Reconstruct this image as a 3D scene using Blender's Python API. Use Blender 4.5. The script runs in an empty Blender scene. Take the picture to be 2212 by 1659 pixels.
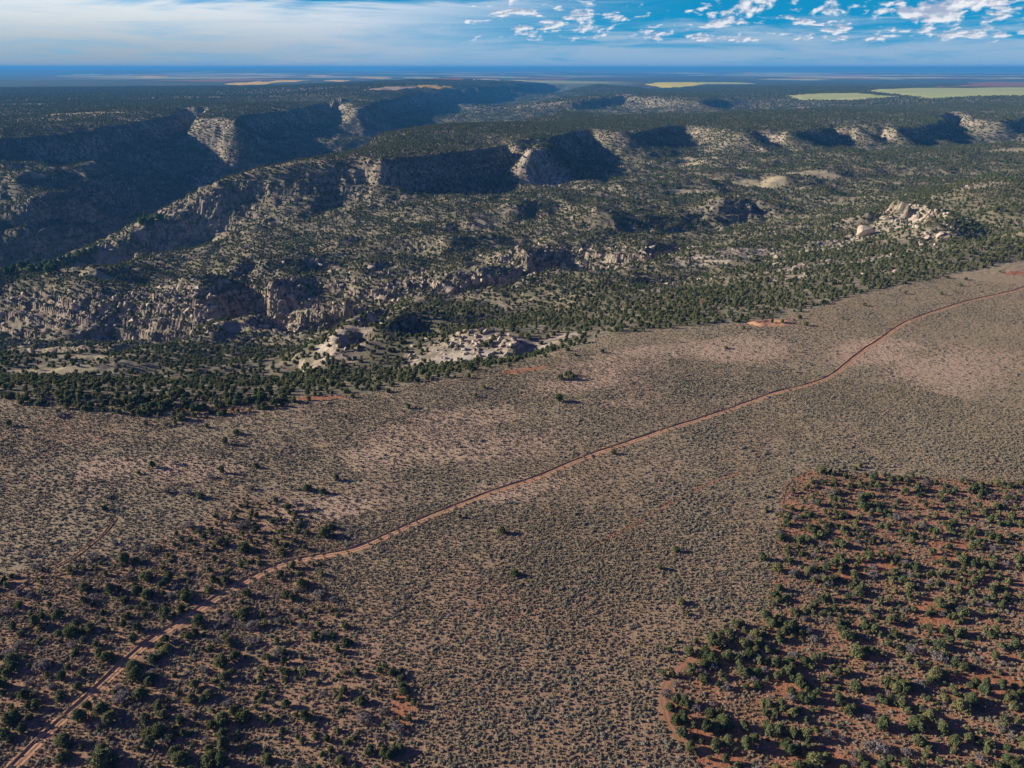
import bpy, bmesh, math, random
import numpy as np
from mathutils import Vector, Matrix

random.seed(7)
rng = np.random.default_rng(11)
R = math.radians
C = bpy.context.scene.collection
scn = bpy.context.scene

# ------------------------------------------------------------------ camera
CAM_H = 120.0
F = 1671.0                       # focal length for a picture 2212 wide, 1659 high
PITCH = 22.25                    # degrees below the horizon
cam_d = bpy.data.cameras.new('camera')
cam = bpy.data.objects.new('camera', cam_d)
C.objects.link(cam)
cam.location = (0, 0, CAM_H)
cam.rotation_euler = (R(90 - PITCH), 0, 0)
cam_d.sensor_width = 36.0
cam_d.lens = 36.0 * F / 2212.0
cam_d.clip_start = 1.0
cam_d.clip_end = 300000.0
scn.camera = cam

# ------------------------------------------------------------------ light
SUN_EL, SUN_AZ = 19.5, 9.0      # height, and degrees beyond square-left
sun_dir = Vector((-math.cos(R(SUN_AZ)) * math.cos(R(SUN_EL)),
                  math.sin(R(SUN_AZ)) * math.cos(R(SUN_EL)), math.sin(R(SUN_EL))))
sun_d = bpy.data.lights.new('sun', 'SUN')
sun_d.energy = 5.0
sun_d.angle = R(0.53)
sun_d.color = (1.0, 0.88, 0.72)
sun = bpy.data.objects.new('sun', sun_d)
C.objects.link(sun)
sun.location = sun_dir * 500
sun.rotation_euler = sun_dir.to_track_quat('Z', 'Y').to_euler()


class NT:
    """small helper to write node trees"""
    def __init__(self, nt):
        self.nt = nt
        nt.nodes.clear()

    def n(self, typ, _props=None, **inp):
        nd = self.nt.nodes.new(typ)
        for k, v in (_props or {}).items():
            setattr(nd, k, v)
        for k, v in inp.items():
            key = int(k[1:]) if k[0] == 'i' and k[1:].isdigit() else k.replace('_', ' ')
            self.set(nd.inputs[key], v)
        return nd

    def set(self, sock, v):
        if isinstance(v, bpy.types.NodeSocket):
            self.nt.links.new(v, sock)
        elif isinstance(v, bpy.types.Node):
            self.nt.links.new(v.outputs[0], sock)
        else:
            sock.default_value = v

    def m(self, op, a, b=None, c=None, clamp=False):
        nd = self.nt.nodes.new('ShaderNodeMath')
        nd.operation = op
        nd.use_clamp = clamp
        for i, v in enumerate((a, b, c)):
            if v is not None:
                self.set(nd.inputs[i], v)
        return nd.outputs[0]

    def mix(self, f, a, b, blend='MIX'):
        nd = self.nt.nodes.new('ShaderNodeMix')
        nd.data_type = 'RGBA'
        nd.blend_type = blend
        self.set(nd.inputs[0], f)
        self.set(nd.inputs[6], a if not isinstance(a, tuple) else (*a[:3], 1))
        self.set(nd.inputs[7], b if not isinstance(b, tuple) else (*b[:3], 1))
        return nd.outputs[2]

    def ramp(self, v, lo, hi, a=0.0, b=1.0, smooth=True):
        nd = self.nt.nodes.new('ShaderNodeMapRange')
        nd.interpolation_type = 'SMOOTHSTEP' if smooth else 'LINEAR'
        for i, q in enumerate((v, lo, hi, a, b)):
            self.set(nd.inputs[i], q)
        return nd.outputs[0]

    def noise(self, vec, scale, detail=4, rough=.55, out=0, dist=0.0):
        nd = self.n('ShaderNodeTexNoise', {'noise_dimensions': '3D'}, Scale=scale, Detail=detail, Roughness=rough, Distortion=dist)
        if vec is not None:
            self.set(nd.inputs['Vector'], vec)
        return nd.outputs[out]

    def attr(self, name):
        nd = self.nt.nodes.new('ShaderNodeAttribute')
        nd.attribute_name = name
        return nd.outputs['Fac']

    def mapping(self, vec, scale=(1, 1, 1), loc=(0, 0, 0)):
        return self.n('ShaderNodeMapping', None, Vector=vec, Scale=scale, Location=loc).outputs[0]


# ------------------------------------------------------------------ world: blue sky, high veil, cumulus
world = bpy.data.worlds.new('World')
scn.world = world
world.use_nodes = True
W = NT(world.node_tree)
SKY_STRENGTH = 0.058
tc = W.n('ShaderNodeTexCoord')
dirv = tc.outputs['Generated']
sep = W.n('ShaderNodeSeparateXYZ', None, Vector=dirv)
dx, dy, dz = sep.outputs
# the sky is read a little above each sight line: thin clear air at high altitude, deep blue down to the horizon
lift = W.n('ShaderNodeCombineXYZ', None, X=dx, Y=dy, Z=W.m('ADD', W.m('MULTIPLY', W.m('ABSOLUTE', dz), .8), .30))
sky = W.n('ShaderNodeTexSky', {'sky_type': 'NISHITA', 'sun_disc': False, 'sun_elevation': R(SUN_EL),
                               'sun_rotation': math.atan2(sun_dir.x, sun_dir.y), 'altitude': 1900.0,
                               'air_density': 1.0, 'dust_density': 0.2, 'ozone_density': 2.0},
          Vector=W.n('ShaderNodeVectorMath', {'operation': 'NORMALIZE'}, i0=lift.outputs[0]).outputs[0])
tint = W.mix(W.ramp(dz, .0, .4), (.045, 1.48, 1.58), (.25, .29, 1.15))
blue = W.mix(1.0, sky.outputs[0], tint, 'MULTIPLY')
def sc(c):
    return tuple(q / SKY_STRENGTH / 1.96 for q in c)      # wanted picture brightness -> sky units
elev = W.m('MULTIPLY', W.m('ARCSINE', dz), 57.2958)
# azimuth-like coordinate that runs smoothly from square-left (-1) to square-right (+1)
# low pale band
veilv = W.mapping(dirv, (1.6, 1.6, 16.0))
nv = W.noise(veilv, 2.2, 5, .6, dist=.6)
nv2 = W.noise(W.mapping(dirv, (3.5, 3.5, 40.0), (1.7, 0, 0)), 2.0, 6, .62, dist=.4)
left = W.ramp(W.m('ADD', dx, W.m('MULTIPLY', W.m('SUBTRACT', nv, .5), .35)), .16, -.22)
vh = W.m('ADD', elev, W.m('MULTIPLY', W.m('SUBTRACT', nv, .5), 4.0))
veil = W.m('MULTIPLY', left, W.ramp(vh, 4.6, 3.7))
band = W.m('MULTIPLY', W.ramp(W.m('ADD', elev, W.m('MULTIPLY', W.m('SUBTRACT', nv2, .5), 7.0)), 3.0, .4), .72)
cirrus = W.m('MULTIPLY', W.m('MULTIPLY', W.ramp(nv2, .47, .68), W.ramp(dx, .22, -.05)), .55)
thin = W.m('MAXIMUM', W.m('MAXIMUM', W.m('MULTIPLY', veil, W.ramp(nv2, .25, .6, .55, .98)), band), cirrus)
greyv = W.mix(W.ramp(elev, .3, 4.6), sc((.42, .53, .67)), sc((.74, .80, .90)))
greyv = W.mix(W.ramp(dx, .0, -.5), greyv, W.mix(W.ramp(elev, .3, 4.2), sc((.38, .45, .50)), sc((.84, .88, .90))))
col = W.mix(thin, blue, greyv)
# cumulus in rows: each layer a field of puffs with lit tops and soft grey bases
def puff(off, k, flat):
    a = W.noise(W.mapping(dirv, (1, 1, flat), off), k, 6, .54, dist=.1)
    b = W.noise(W.mapping(dirv, (1, 1, flat * 1.8), off), k * .32, 2, .5)
    return W.m('ADD', W.m('MULTIPLY', a, .68), W.m('MULTIPLY', b, .36))
for off, k, flat, lo, hi, top0, top1, base, soft, ex in (((.31, .12, .02), 24.0, 1.7, 1.7, 3.0, 9, 20, .540, .06, .95),
                                                        ((.77, .45, .20), 42.0, 2.8, .9, 2.0, 3.4, 4.4, .52, .09, .85)):
    p0 = puff(off, k, flat); p1 = puff((off[0] + .10 / k, off[1], off[2] - .16 / k), k, flat)
    row = W.m('MULTIPLY', W.ramp(elev, lo, hi), W.ramp(elev, top1, top0))
    row = W.m('MULTIPLY', row, W.ramp(dx, -.15, .05))
    dens = W.m('SUBTRACT', p0, W.m('SUBTRACT', base + .12, W.m('MULTIPLY', row, .12)))
    cov = W.m('MULTIPLY', W.ramp(dens, 0.0, soft), W.ramp(row, .02, .35))
    lit = W.ramp(W.m('SUBTRACT', p0, p1), -.035, .05)
    ccol = W.mix(lit, sc((.40, .47, .62)), sc((.93, .93, .95)))
    ccol = W.mix(W.m('MULTIPLY', W.ramp(dens, soft * 1.2, soft * 3), .3), ccol, sc((.52, .58, .70)))
    col = W.mix(W.m('MULTIPLY', cov, ex), col, ccol)
bg = W.n('ShaderNodeBackground', None, Color=col, Strength=SKY_STRENGTH)
W.n('ShaderNodeOutputWorld', None, Surface=bg.outputs[0])

scn.view_settings.view_transform = 'Standard'
scn.view_settings.look = 'None'
scn.view_settings.exposure = 0.97
scn.view_settings.gamma = 1.0
scn.view_settings.use_curve_mapping = False


# ------------------------------------------------------------------ numpy noise
def perlin(x, y, seed=0):
    x = np.asarray(x, np.float64); y = np.asarray(y, np.float64)
    xi = np.floor(x).astype(np.int64); yi = np.floor(y).astype(np.int64)
    xf = (x - xi).astype(np.float32); yf = (y - yi).astype(np.float32)
    def g(ix, iy, fx, fy):
        h = (ix * 374761393 + iy * 668265263 + seed * 974634777) & 0xFFFFFFFF
        h = ((h ^ (h >> 13)) * 1274126177) & 0xFFFFFFFF
        a = ((h ^ (h >> 16)) & 1023).astype(np.float32) * np.float32(2 * math.pi / 1024)
        return np.cos(a) * fx + np.sin(a) * fy
    u = xf * xf * xf * (xf * (xf * 6 - 15) + 10); v = yf * yf * yf * (yf * (yf * 6 - 15) + 10)
    a = g(xi, yi, xf, yf); b = g(xi + 1, yi, xf - 1, yf)
    c = g(xi, yi + 1, xf, yf - 1); d = g(xi + 1, yi + 1, xf - 1, yf - 1)
    return ((a + (b - a) * u) * (1 - v) + (c + (d - c) * u) * v) * 1.5

def fbm(x, y, wl, octv=4, seed=0, gain=.5):
    s = 0; a = 1; f = 1 / wl; n = 0
    for i in range(octv):
        s = s + a * perlin(x * f + i * 17.3, y * f - i * 9.1, seed + i); n += a; a *= gain; f *= 2.03
    return s / n

def ridged(x, y, wl, octv=4, seed=0, gain=.5):
    s = 0; a = 1; f = 1 / wl; n = 0
    for i in range(octv):
        s = s + a * (1 - np.abs(perlin(x * f + i * 7.3, y * f - i * 4.7, seed + i)) * 2); n += a; a *= gain; f *= 2.07
    return s / n

def sstep(v, a, b):
    t = np.clip((v - a) / (b - a), 0, 1)
    return t * t * (3 - 2 * t)


# ------------------------------------------------------------------ survey: sight lines to ground points
SP, CP = math.sin(R(PITCH)), math.cos(R(PITCH))
def ray(px, py):
    """unit-forward sight line of the survey camera -> (azimuth tangent x/y, drop per metre of y)"""
    cx = (px - 1106.0) / F; cy = (py - 829.5) / F
    fy = CP - cy * SP; fz = -SP - cy * CP
    return cx / fy, -fz / fy
def at(px, py, z):
    tx, d = ray(px, py)
    y = (CAM_H - z) / d
    return (tx * y, y, z)
def at_d(px, py, D):
    """point on the sight line at forward distance D"""
    tx, d = ray(px, py)
    return (tx * D, D, CAM_H - d * D)

# ------------------------------------------------------------------ terrain survey lines
PTS = []
def line(pts, step=30.0, cliff=None):
    """pts: (px,py,z) or ('d',px,py,D). cliff=(side, plan offset, drop)"""
    w = [np.array(at_d(*p[1:]) if p[0] == 'd' else at(*p)) for p in pts]
    out = []
    for a, b in zip(w[:-1], w[1:]):
        n = max(1, int(np.linalg.norm((b - a)[:2]) / step))
        for i in range(n):
            out.append(a + (b - a) * i / n)
    out.append(w[-1])
    out = np.array(out)
    PTS.extend(out)
    if cliff:
        side, off, drop = cliff
        t = np.gradient(out[:, :2], axis=0)
        t /= np.linalg.norm(t, axis=1)[:, None] + 1e-9
        nrm = np.stack([t[:, 1], -t[:, 0]], 1) * side
        low = out.copy(); low[:, :2] += nrm * off; low[:, 2] -= drop
        PTS.extend(low)
        lip = out.copy(); lip[:, :2] -= nrm * min(off * .7, 14); PTS.extend(lip)
    return out

def raw(*pts):
    PTS.extend(np.array(p, float) for p in pts)

# near plain (level ground) and its edge
EDGE = [(-700, 880), (-300, 850), (0, 845), (200, 848), (420, 850), (600, 858), (800, 850), (870, 832), (1000, 808), (1100, 784),
        (1200, 758), (1310, 722), (1420, 712), (1500, 704), (1640, 692), (1740, 672), (1830, 640), (1960, 612), (2100, 585), (2212, 562),
        (2500, 540), (3000, 500)]
edge_w = line([(x, y, 0) for x, y in EDGE], 28)
for yy in np.arange(-700, 281, 70.0):
    for xx in np.arange(-900, 901, 75.0):
        raw((xx, yy, 0.0))
for px, py in [(1500, 760), (1700, 740), (1900, 690), (2100, 640), (2212, 600), (1650, 800), (1900, 780), (2150, 720), (2300, 640), (1800, 850), (2100, 850)]:
    raw(at(px, py, 0))

# slope below the plain towards the gorge
for p in [(0, 780, -46), (200, 782, -46), (400, 785, -44), (550, 790, -36), (100, 740, -74), (300, 742, -72), (450, 750, -62), (560, 745, -56),
          (0, 812, -22), (200, 816, -21), (420, 820, -19), (600, 828, -14), (-300, 790, -44), (-600, 800, -44), (-400, 740, -78),
          (650, 738, -44), (600, 715, -58), (740, 700, -46), (900, 735, -30), (880, 780, -20), (870, 700, -38),
          (1000, 700, -26), (1150, 690, -22), (1250, 690, -18), (1100, 660, -36), (1300, 650, -24), (1500, 640, -14), (1500, 600, -24),
          (1400, 610, -30), (1700, 600, -10), (1700, 560, -20), (1800, 590, -6), (1620, 560, -28), (1600, 520, -36), (1760, 500, -28),
          (1820, 470, -34), (1700, 480, -38), (1950, 560, -4), (2050, 545, 1), (2150, 520, 3), (2212, 500, 5), (2150, 450, 7), (2212, 420, 8), (2400, 450, 8)]:
    raw(at(*p))
# rocky spine and boulder knoll
line([(830, 660, -24), (800, 676, -21), (762, 700, -17), (732, 733, -17), (703, 773, -20)], 10, cliff=(1, 24, 11))
line([(868, 676, -33), (838, 700, -31), (800, 735, -30), (770, 770, -29)], 16)
line([(985, 725, -10), (1020, 712, -8), (1060, 714, -7), (1105, 728, -7), (1120, 748, -8)], 10)
line([(905, 778, -17), (960, 782, -15), (1020, 780, -13), (1080, 772, -12), (1125, 762, -11)], 10)

# gorge of the side stream: near rim, bed, far rim
line([(360, 728, -85), (450, 714, -76), (550, 694, -68), (650, 678, -63), (750, 665, -58), (900, 657, -51), (1000, 648, -47), (1100, 633, -43),
      (1165, 608, -41), (1200, 599, -40), (1300, 590, -40), (1420, 562, -39), (1500, 532, -38)], 18)
BED = [(-600, 700, -104), (-300, 694, -98), (0, 693, -94), (100, 703, -92), (200, 709, -90), (300, 713, -89), (400, 719, -88)]
line(BED, 20)
FAR = [(-600, 650, -88), (-200, 632, -76), (0, 627, -72), (60, 628, -70), (150, 632, -68), (250, 637, -66), (340, 640, -64), (430, 646, -63), (480, 640, -63),
       (500, 600, -62), (525, 588, -61), (552, 592, -61), (580, 640, -62), (620, 641, -61), (700, 637, -60), (790, 640, -57), (830, 641, -56), (910, 633, -53), (1020, 622, -50), (1100, 611, -48),
       (1130, 590, -47), (1150, 562, -46), (1178, 542, -45), (1205, 527, -45), (1260, 530, -45), (1330, 545, -44), (1400, 550, -42), (1440, 531, -42),
       (1500, 505, -46)]
far_w = line(FAR, 14)
def bed_between(ax, ay, az, D):
    raw(at_d(ax, ay, D)[:2] + (az,))
for px, D, z in [(500, 620, -92), (525, 655, -90), (545, 640, -92), (500, 603, -92), (560, 601, -92), (650, 598, -90), (750, 594, -88), (850, 596, -86), (950, 600, -84), (1050, 606, -82),
                 (1120, 622, -80), (1150, 700, -77), (1160, 665, -77), (1200, 715, -73), (1260, 705, -70), (1320, 694, -67), (1400, 706, -62), (1440, 725, -58)]:
    tx = (px - 1106) / F / (CP - (600 - 829.5) / F * SP)
    raw((tx * D, D, z), (tx * D + 8, D + 4, z), (tx * D - 8, D - 4, z))
line([(1500, 516, -55), (1600, 477, -48), (1700, 452, -44), (1850, 417, -40), (2000, 390, -32), (2100, 364, -24), (2212, 342, -16), (2500, 320, -8)], 35)

# right-hand rocky slope of the near mesa
line([(1955, 436, 1), (1990, 446, 2), (2035, 462, 2), (2058, 482, 3), (2050, 500, 1)], 14, cliff=(-1, 26, 7))
line([(2090, 398, 6), (2140, 386, 9), (2190, 388, 9)], 20)
line([(1870, 462, -12), (1910, 470, -10), (1960, 482, -9), (1985, 498, -9)], 14, cliff=(-1, 12, 6))
line([(1900, 545, -10), (1960, 530, -8), (2010, 520, -6)], 14)
for p in [(1880, 500, -24), (1830, 520, -24), (2040, 420, 2), (2100, 420, 6), (1980, 410, -22), (1900, 440, -26)]:
    raw(at(*p))

# hillside between the gorge and the middle mesa
for p in [(60, 600, -100), (150, 600, -95), (250, 585, -92), (300, 555, -92), (380, 560, -80), (450, 535, -78), (450, 600, -70), (380, 610, -74), (300, 615, -78),
          (420, 650, -64), (560, 560, -66), (560, 500, -70), (640, 560, -62), (700, 520, -58), (700, 590, -62), (640, 470, -62), (740, 450, -54), (800, 560, -58), (800, 500, -56), (850, 600, -56),
          (900, 470, -52), (900, 540, -56), (1000, 430, -46), (1000, 500, -52), (1000, 570, -50), (1080, 540, -54), (1090, 460, -46), (1150, 400, -44), (1150, 470, -50), (1150, 520, -50),
          (1230, 480, -48), (1200, 430, -46), (1300, 500, -46), (1310, 460, -44), (1380, 510, -42), (1300, 400, -40), (1350, 440, -42), (1430, 460, -42), (1450, 490, -44), (1500, 380, -34), (1500, 440, -42), (1550, 410, -40),
          (1650, 400, -40), (1600, 440, -42), (1750, 420, -40), (1750, 370, -32), (1800, 330, -20), (1900, 360, -26), (1980, 340, -22), (2060, 330, -16), (2150, 310, -8)]:
    raw(at(*p))
# knolls on that slope
for p in [(505, 560, -54), (500, 570, -55), (790, 575, -46), (805, 580, -47), (1295, 455, -30), (1310, 458, -31), (1555, 430, -27), (1540, 432, -28), (1440, 430, -33), (1640, 428, -29), (1655, 430, -30), (640, 545, -52), (1130, 430, -34), (950, 505, -43), (1010, 470, -40)]:
    raw(at(*p))

# middle mesa: rims and the spur that runs down from its tip
line([(805, 343, 0), (830, 345, 0), (900, 337, 0), (1000, 325, 0), (1070, 318, 0), (1110, 313, 0), (1125, 303, 0), (1140, 312, 0), (1160, 330, -2), (1178, 322, -1), (1185, 306, 0),
      (1200, 293, 0), (1230, 283, 0), (1262, 280, 0), (1320, 284, 0)], 24, cliff=(1, 36, 32))
line([(1325, 285, 0), (1345, 286, 0), (1400, 277, 0), (1480, 270, 0), (1560, 276, 0), (1620, 287, 0), (1650, 280, 0),
      (1700, 286, 0), (1760, 278, 0), (1810, 272, 0), (1845, 277, 0), (1870, 268, 0), (1920, 277, 0), (1980, 272, 0), (2030, 258, 0), (2042, 244, 0), (2085, 240, 0),
      (2100, 254, 0), (2150, 262, 0), (2212, 252, 0), (2500, 240, 0), (3000, 230, 0)], 24, cliff=(1, 46, 27))
line([(800, 302, 0), (840, 284, 0), (880, 276, 0), (1000, 270, 0), (1100, 266, 0)], 35, cliff=(-1, 25, 22))
for p in [(900, 300, 3), (1000, 292, 3), (1100, 285, 2), (1000, 310, 2), (1200, 275, 2), (1350, 268, 2), (1500, 255, 2), (1700, 260, 2), (1900, 250, 2), (2100, 225, 2), (1350, 255, 1), (1600, 240, 1), (1800, 235, 1), (2200, 230, 2), (1200, 266, 1)]:
    raw(at(*p))
line([('d', 795, 337, 1158), ('d', 700, 346, 1148), ('d', 640, 353, 1138), ('d', 560, 368, 1124), ('d', 510, 381, 1112), ('d', 470, 397, 1098), ('d', 440, 425, 1084),
      ('d', 400, 461, 1070), ('d', 320, 494, 1040), ('d', 250, 521, 1010), ('d', 200, 546, 985), ('d', 130, 575, 950)], 20, cliff=(-1, 34, 30))
line([(850, 408, -38), (760, 422, -44), (650, 436, -52), (560, 458, -61), (480, 474, -72), (420, 494, -84), (330, 525, -98)], 30)
for p in [(1160, 365, -34), (1170, 385, -40)]:
    raw(at(*p))

# main river
line([(-700, 660, -155), (-300, 620, -153), (0, 594, -150), (100, 575, -146), (200, 547, -137), (300, 491, -124), (380, 431, -112), (430, 402, -104)], 40)
for px, D, z in [(480, 1560, -102), (560, 1620, -97), (640, 1720, -92), (700, 1850, -88), (760, 2020, -84), (830, 2300, -78), (900, 2700, -70), (980, 3200, -62)]:
    raw((at_d(px, 330, D)[0], D, z))
line([(1000, 255, -57), (1200, 215, -45), (1275, 180, -22)], 60)
# left mesa and the slopes below it
line([(-900, 345, 10), (-400, 320, 0), (0, 300, 0), (50, 296, 0), (150, 284, 3), (250, 272, 8), (330, 256, 10), (390, 245, 10), (398, 236, 10), (440, 233, 10), (436, 245, 10),
      (440, 258, 9), (500, 262, 9), (530, 247, 8), (600, 241, 7), (680, 227, 5), (735, 218, 5), (765, 232, 5), (790, 231, 5), (810, 220, 4), (900, 204, 0), (1000, 191, -4), (1100, 185, -6), (1180, 179, -6)],
     36, cliff=(1, 42, 44))
for p in [(0, 250, 3), (200, 240, 11), (400, 215, 8), (600, 205, 4), (0, 210, 8), (300, 200, 4), (-400, 270, 3), (800, 190, -4), (300, 225, 10), (100, 270, 4), (550, 225, 7)]:
    raw(at(*p))
for p in [(0, 345, 1390), (0, 375, 1310), (0, 400, 1250), (0, 450, 1175), (0, 490, 1140), (-300, 400, 1260), (-300, 490, 1150), (200, 345, 1490), (200, 400, 1365), (200, 445, 1240), (100, 460, 1190),
          (300, 340, 1640), (350, 400, 1560), (340, 430, 1470), (400, 330, 1790), (420, 370, 1690), (480, 290, 1815), (490, 315, 1775), (485, 340, 1735), (450, 374, 1685),
          (560, 318, 1900), (600, 272, 2150), (620, 292, 2080), (650, 300, 2040), (740, 300, 2150), (680, 262, 2550), (700, 282, 2290), (800, 262, 2560), (900, 240, 3400), (1000, 222, 4200)]:
    raw(at_d(*p))
# lower step of the left wall
line([('d', -400, 520, 1120), ('d', -100, 512, 1122), ('d', 0, 506, 1127), ('d', 80, 500, 1140), ('d', 150, 490, 1170), ('d', 210, 478, 1215), ('d', 262, 466, 1265), ('d', 300, 440, 1400)], 22, cliff=(1, 20, 20))
# benches that stand out of the left wall
for p in [(60, 425, 1180), (160, 400, 1320), (120, 385, 1310), (60, 372, 1290)]:
    raw(at_d(*p))
# far canyon: right rim and its bluffs
line([(1120, 263, -8), (1180, 247, -10), (1230, 238, -8), (1290, 245, -8), (1330, 249, -5), (1420, 246, -2)], 60, cliff=(-1, 40, 26))
line([(1250, 216, -6), (1300, 209, 0), (1350, 203, 0), (1400, 211, 0), (1450, 214, 0), (1500, 218, 0), (1550, 212, 0)], 80, cliff=(1, 60, 30))
line([(1270, 178, 0), (1330, 186, 0), (1380, 188, 0)], 150, cliff=(-1, 60, 25))
for x in (-3500, -1800, 0, 1500, 3000, 4500, 6000):
    for y in (6000, 7500, 9500):
        raw((x, y, -6.0 if abs(x) > 100 or y > 8000 else -20))
for x, y, z in [(-2500, 2500, 11), (-3500, 4000, 4), (2500, 2500, 2), (3500, 4000, 2), (-1500, 400, -100), (-1500, 900, -110), (-1800, 0, -60), (1500, 500, 4), (1500, 0, 0), (-1000, -1000, 0), (1000, -1000, 0), (0, -1500, 0),
                (-1300, 700, -112), (-2200, 1500, 11), (-1500, 1350, 5), (-1000, 160, -20), (-1000, 0, 0), (-1300, 250, -60)]:
    raw((x, y, z))

P = np.array(PTS)
# thin out points nearer than 3 m
key = np.round(P[:, :2] / 3.0).astype(int)
_, ui = np.unique(key, axis=0, return_index=True)
P = P[np.sort(ui)]
K = np.sqrt(((P[:, None, :2] - P[None, :, :2]) ** 2).sum(-1) + 4.0)
_w = np.linalg.solve(K + np.eye(len(P)) * 1e-3, P[:, 2] + 30.0)
def rbf(x, y, typ):
    x = x.astype(typ); y = y.astype(typ)
    px, py, w = P[:, 0].astype(typ), P[:, 1].astype(typ), _w.astype(typ)
    out = np.empty(len(x))
    for i in range(0, len(x), 20000):
        d = (x[i:i + 20000, None] - px) ** 2
        d += (y[i:i + 20000, None] - py) ** 2
        d += 4.0
        np.sqrt(d, out=d)
        out[i:i + 20000] = d @ w
    return out - 30.0

# polar sheet, fine where the ground is looked at
rad = [30.0]
def grow(to, k):
    while rad[-1] < to:
        rad.append(rad[-1] * (1 + k))
grow(95, .06); grow(480, .0072); grow(1500, .0036); grow(2800, .0046); grow(8000, .008); grow(70000, .03)
rad = np.array(rad)
fine = np.radians(np.arange(-42, 42.001, .115))
coarse = np.radians(np.arange(46, 316, 4.0))
ang = np.concatenate([fine, coarse])          # measured clockwise from +y
NR, NA = len(rad), len(ang)
AA, RR = np.meshgrid(ang, rad)
GX, GY = np.sin(AA) * RR, np.cos(AA) * RR

wob = sstep(RR, 520, 900) * 14 + sstep(RR, 1000, 1800) * 16 + sstep(RR, 2000, 5000) * 60
wx = fbm(GX, GY, 160, 4, 3); wy = fbm(GX, GY, 160, 4, 31)
XW, YW = GX + wx * wob, GY + wy * wob
near_far = (RR < 9500) & (RR >= 560)
Z = np.full(GX.shape, -6.0)
Z[near_far] = rbf(XW[near_far], YW[near_far], np.float32)
_near = RR < 560
Z[_near] = rbf(XW[_near], YW[_near], np.float64)
Z = Z * (1 - sstep(RR, 6500, 9300)) + (-6.0) * sstep(RR, 6500, 9300)
ZB = Z.copy()
# steepness of the plain survey surface
def slope_of(Zs):
    dzr = np.gradient(Zs, axis=0) / np.gradient(RR, axis=0)
    dza = np.gradient(Zs, axis=1) / (np.gradient(AA, axis=1) * RR)
    return np.sqrt(dzr ** 2 + dza ** 2)
S0 = slope_of(ZB)
depth = sstep(-ZB, 4, 40)
steep = sstep(S0, .08, .45)
plainmask = np.where((RR < 330) & (ZB > -3), 1.0, 0.0)
# gullies and hummocks on the canyon ground
g1 = ridged(GX + 40 * wx, GY + 40 * wy, 170, 5, 50, .52) - .45
g2 = fbm(GX, GY, 90, 5, 77, .55)
amp = depth * (9.5 + 9 * steep)
amp *= 1 - .55 * sstep(600 - RR, 0, 120)
amp *= 1 - .6 * sstep(S0, .3, .7) * (RR > 540) * (RR < 800)
Z = Z - amp * np.maximum(g1, -.3) * 1.5 * .9 + depth * g2 * 8.5
big = fbm(GX, GY, 900, 4, 5)
Z += (1 - depth) * sstep(RR, 1200, 2600) * big * 6
# bedding: level ledges where it is steep
per = 9.0 + 0 * Z
q = Z / per + .35 * fbm(GX, GY, 120, 2, 9)
fr = q - np.floor(q)
led = (sstep(fr, .55, .95) - fr) * per
Z += led * sstep(S0, .18, .6) * .75 * depth
# fine relief
Z += sstep(S0, .3, .8) * depth * ridged(GX, GY, 14, 3, 91) * 2.0
Z += (1 - sstep(RR, 300, 420)) * 0 + fbm(GX, GY, 60, 3, 15) * .35 * sstep(RR, 60, 200) * (1 - depth)
# jointed, broken rock: blocks that stand proud by different amounts
def blocks(x, y, size, turn, seed):
    c, n = math.cos(turn), math.sin(turn)
    u = (x * c + y * n) / size + .35 * perlin(x / size / 3, y / size / 3, seed); v = (-x * n + y * c) / size * .8 + .35 * perlin(x / size / 3 + 9, y / size / 3, seed)
    iu, iv = np.floor(u).astype(np.int64), np.floor(v).astype(np.int64)
    h = ((iu * 73856093) ^ (iv * 19349663) ^ (seed * 83492791)) & 1023
    return h / 1023.0 - .5
_g = ((RR > 540) & (RR < 800) & (ZB < -40))
brk = np.where((GX > 120) & (RR < 1000), .22, 1) * np.where(_g, sstep(S0, .3, .6), sstep(S0, .45, .9) * depth * (RR > 330))
Z += brk * (blocks(GX, GY, 6.5, .5, 3) * 2.2 + blocks(GX, GY, 3.4, .2, 4) * 1.5) * (RR < 1700)
# far country: low swells and a long mesa on the skyline
farm = sstep(RR, 6500, 11000)
Z += farm * (fbm(GX, GY, 3600, 4, 21) * 26 + fbm(GX, GY, 11000, 3, 22) * 30 - 14)
az = np.degrees(AA)
sky_mesa = sstep(az, -9, -6.5) * (1 - sstep(az, 60, 80)) * sstep(RR, 33000, 35000) * (118 + 10 * fbm(AA * 40, AA * 0, .9, 3, 41))
sky_mesa += sstep(az, 1.0, 1.5) * (1 - sstep(az, 55, 60)) * sstep(RR, 33000, 34000) * 36
sky_mesa += (1 - sstep(az, -16, -12)) * sstep(az, -80, -60) * sstep(RR, 26000, 28000) * 60
sky_mesa += sstep(az, -22, -20) * (1 - sstep(az, -14, -12)) * sstep(RR, 36000, 37000) * 60
Z += sky_mesa
Z = Z.astype(np.float64)

def height(x, y):
    x = np.asarray(x, float); y = np.asarray(y, float)
    r = np.hypot(x, y); a = np.arctan2(x, y)
    fi = np.clip(np.interp(r, rad, np.arange(NR)), 0, NR - 1.001)
    fj = np.interp(a, fine, np.arange(len(fine)))
    i = fi.astype(int); j = np.minimum(fj.astype(int), len(fine) - 2); u = fi - i; v = fj - j
    return (Z[i, j] * (1 - v) + Z[i, j + 1] * v) * (1 - u) + (Z[i + 1, j] * (1 - v) + Z[i + 1, j + 1] * v) * u

def sample(A, x, y):
    x = np.asarray(x, float); y = np.asarray(y, float)
    i = np.clip(np.rint(np.interp(np.hypot(x, y), rad, np.arange(NR))), 0, NR - 1).astype(int)
    j = np.rint(np.interp(np.arctan2(x, y), fine, np.arange(len(fine)))).astype(int)
    return A[i, j]

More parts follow.
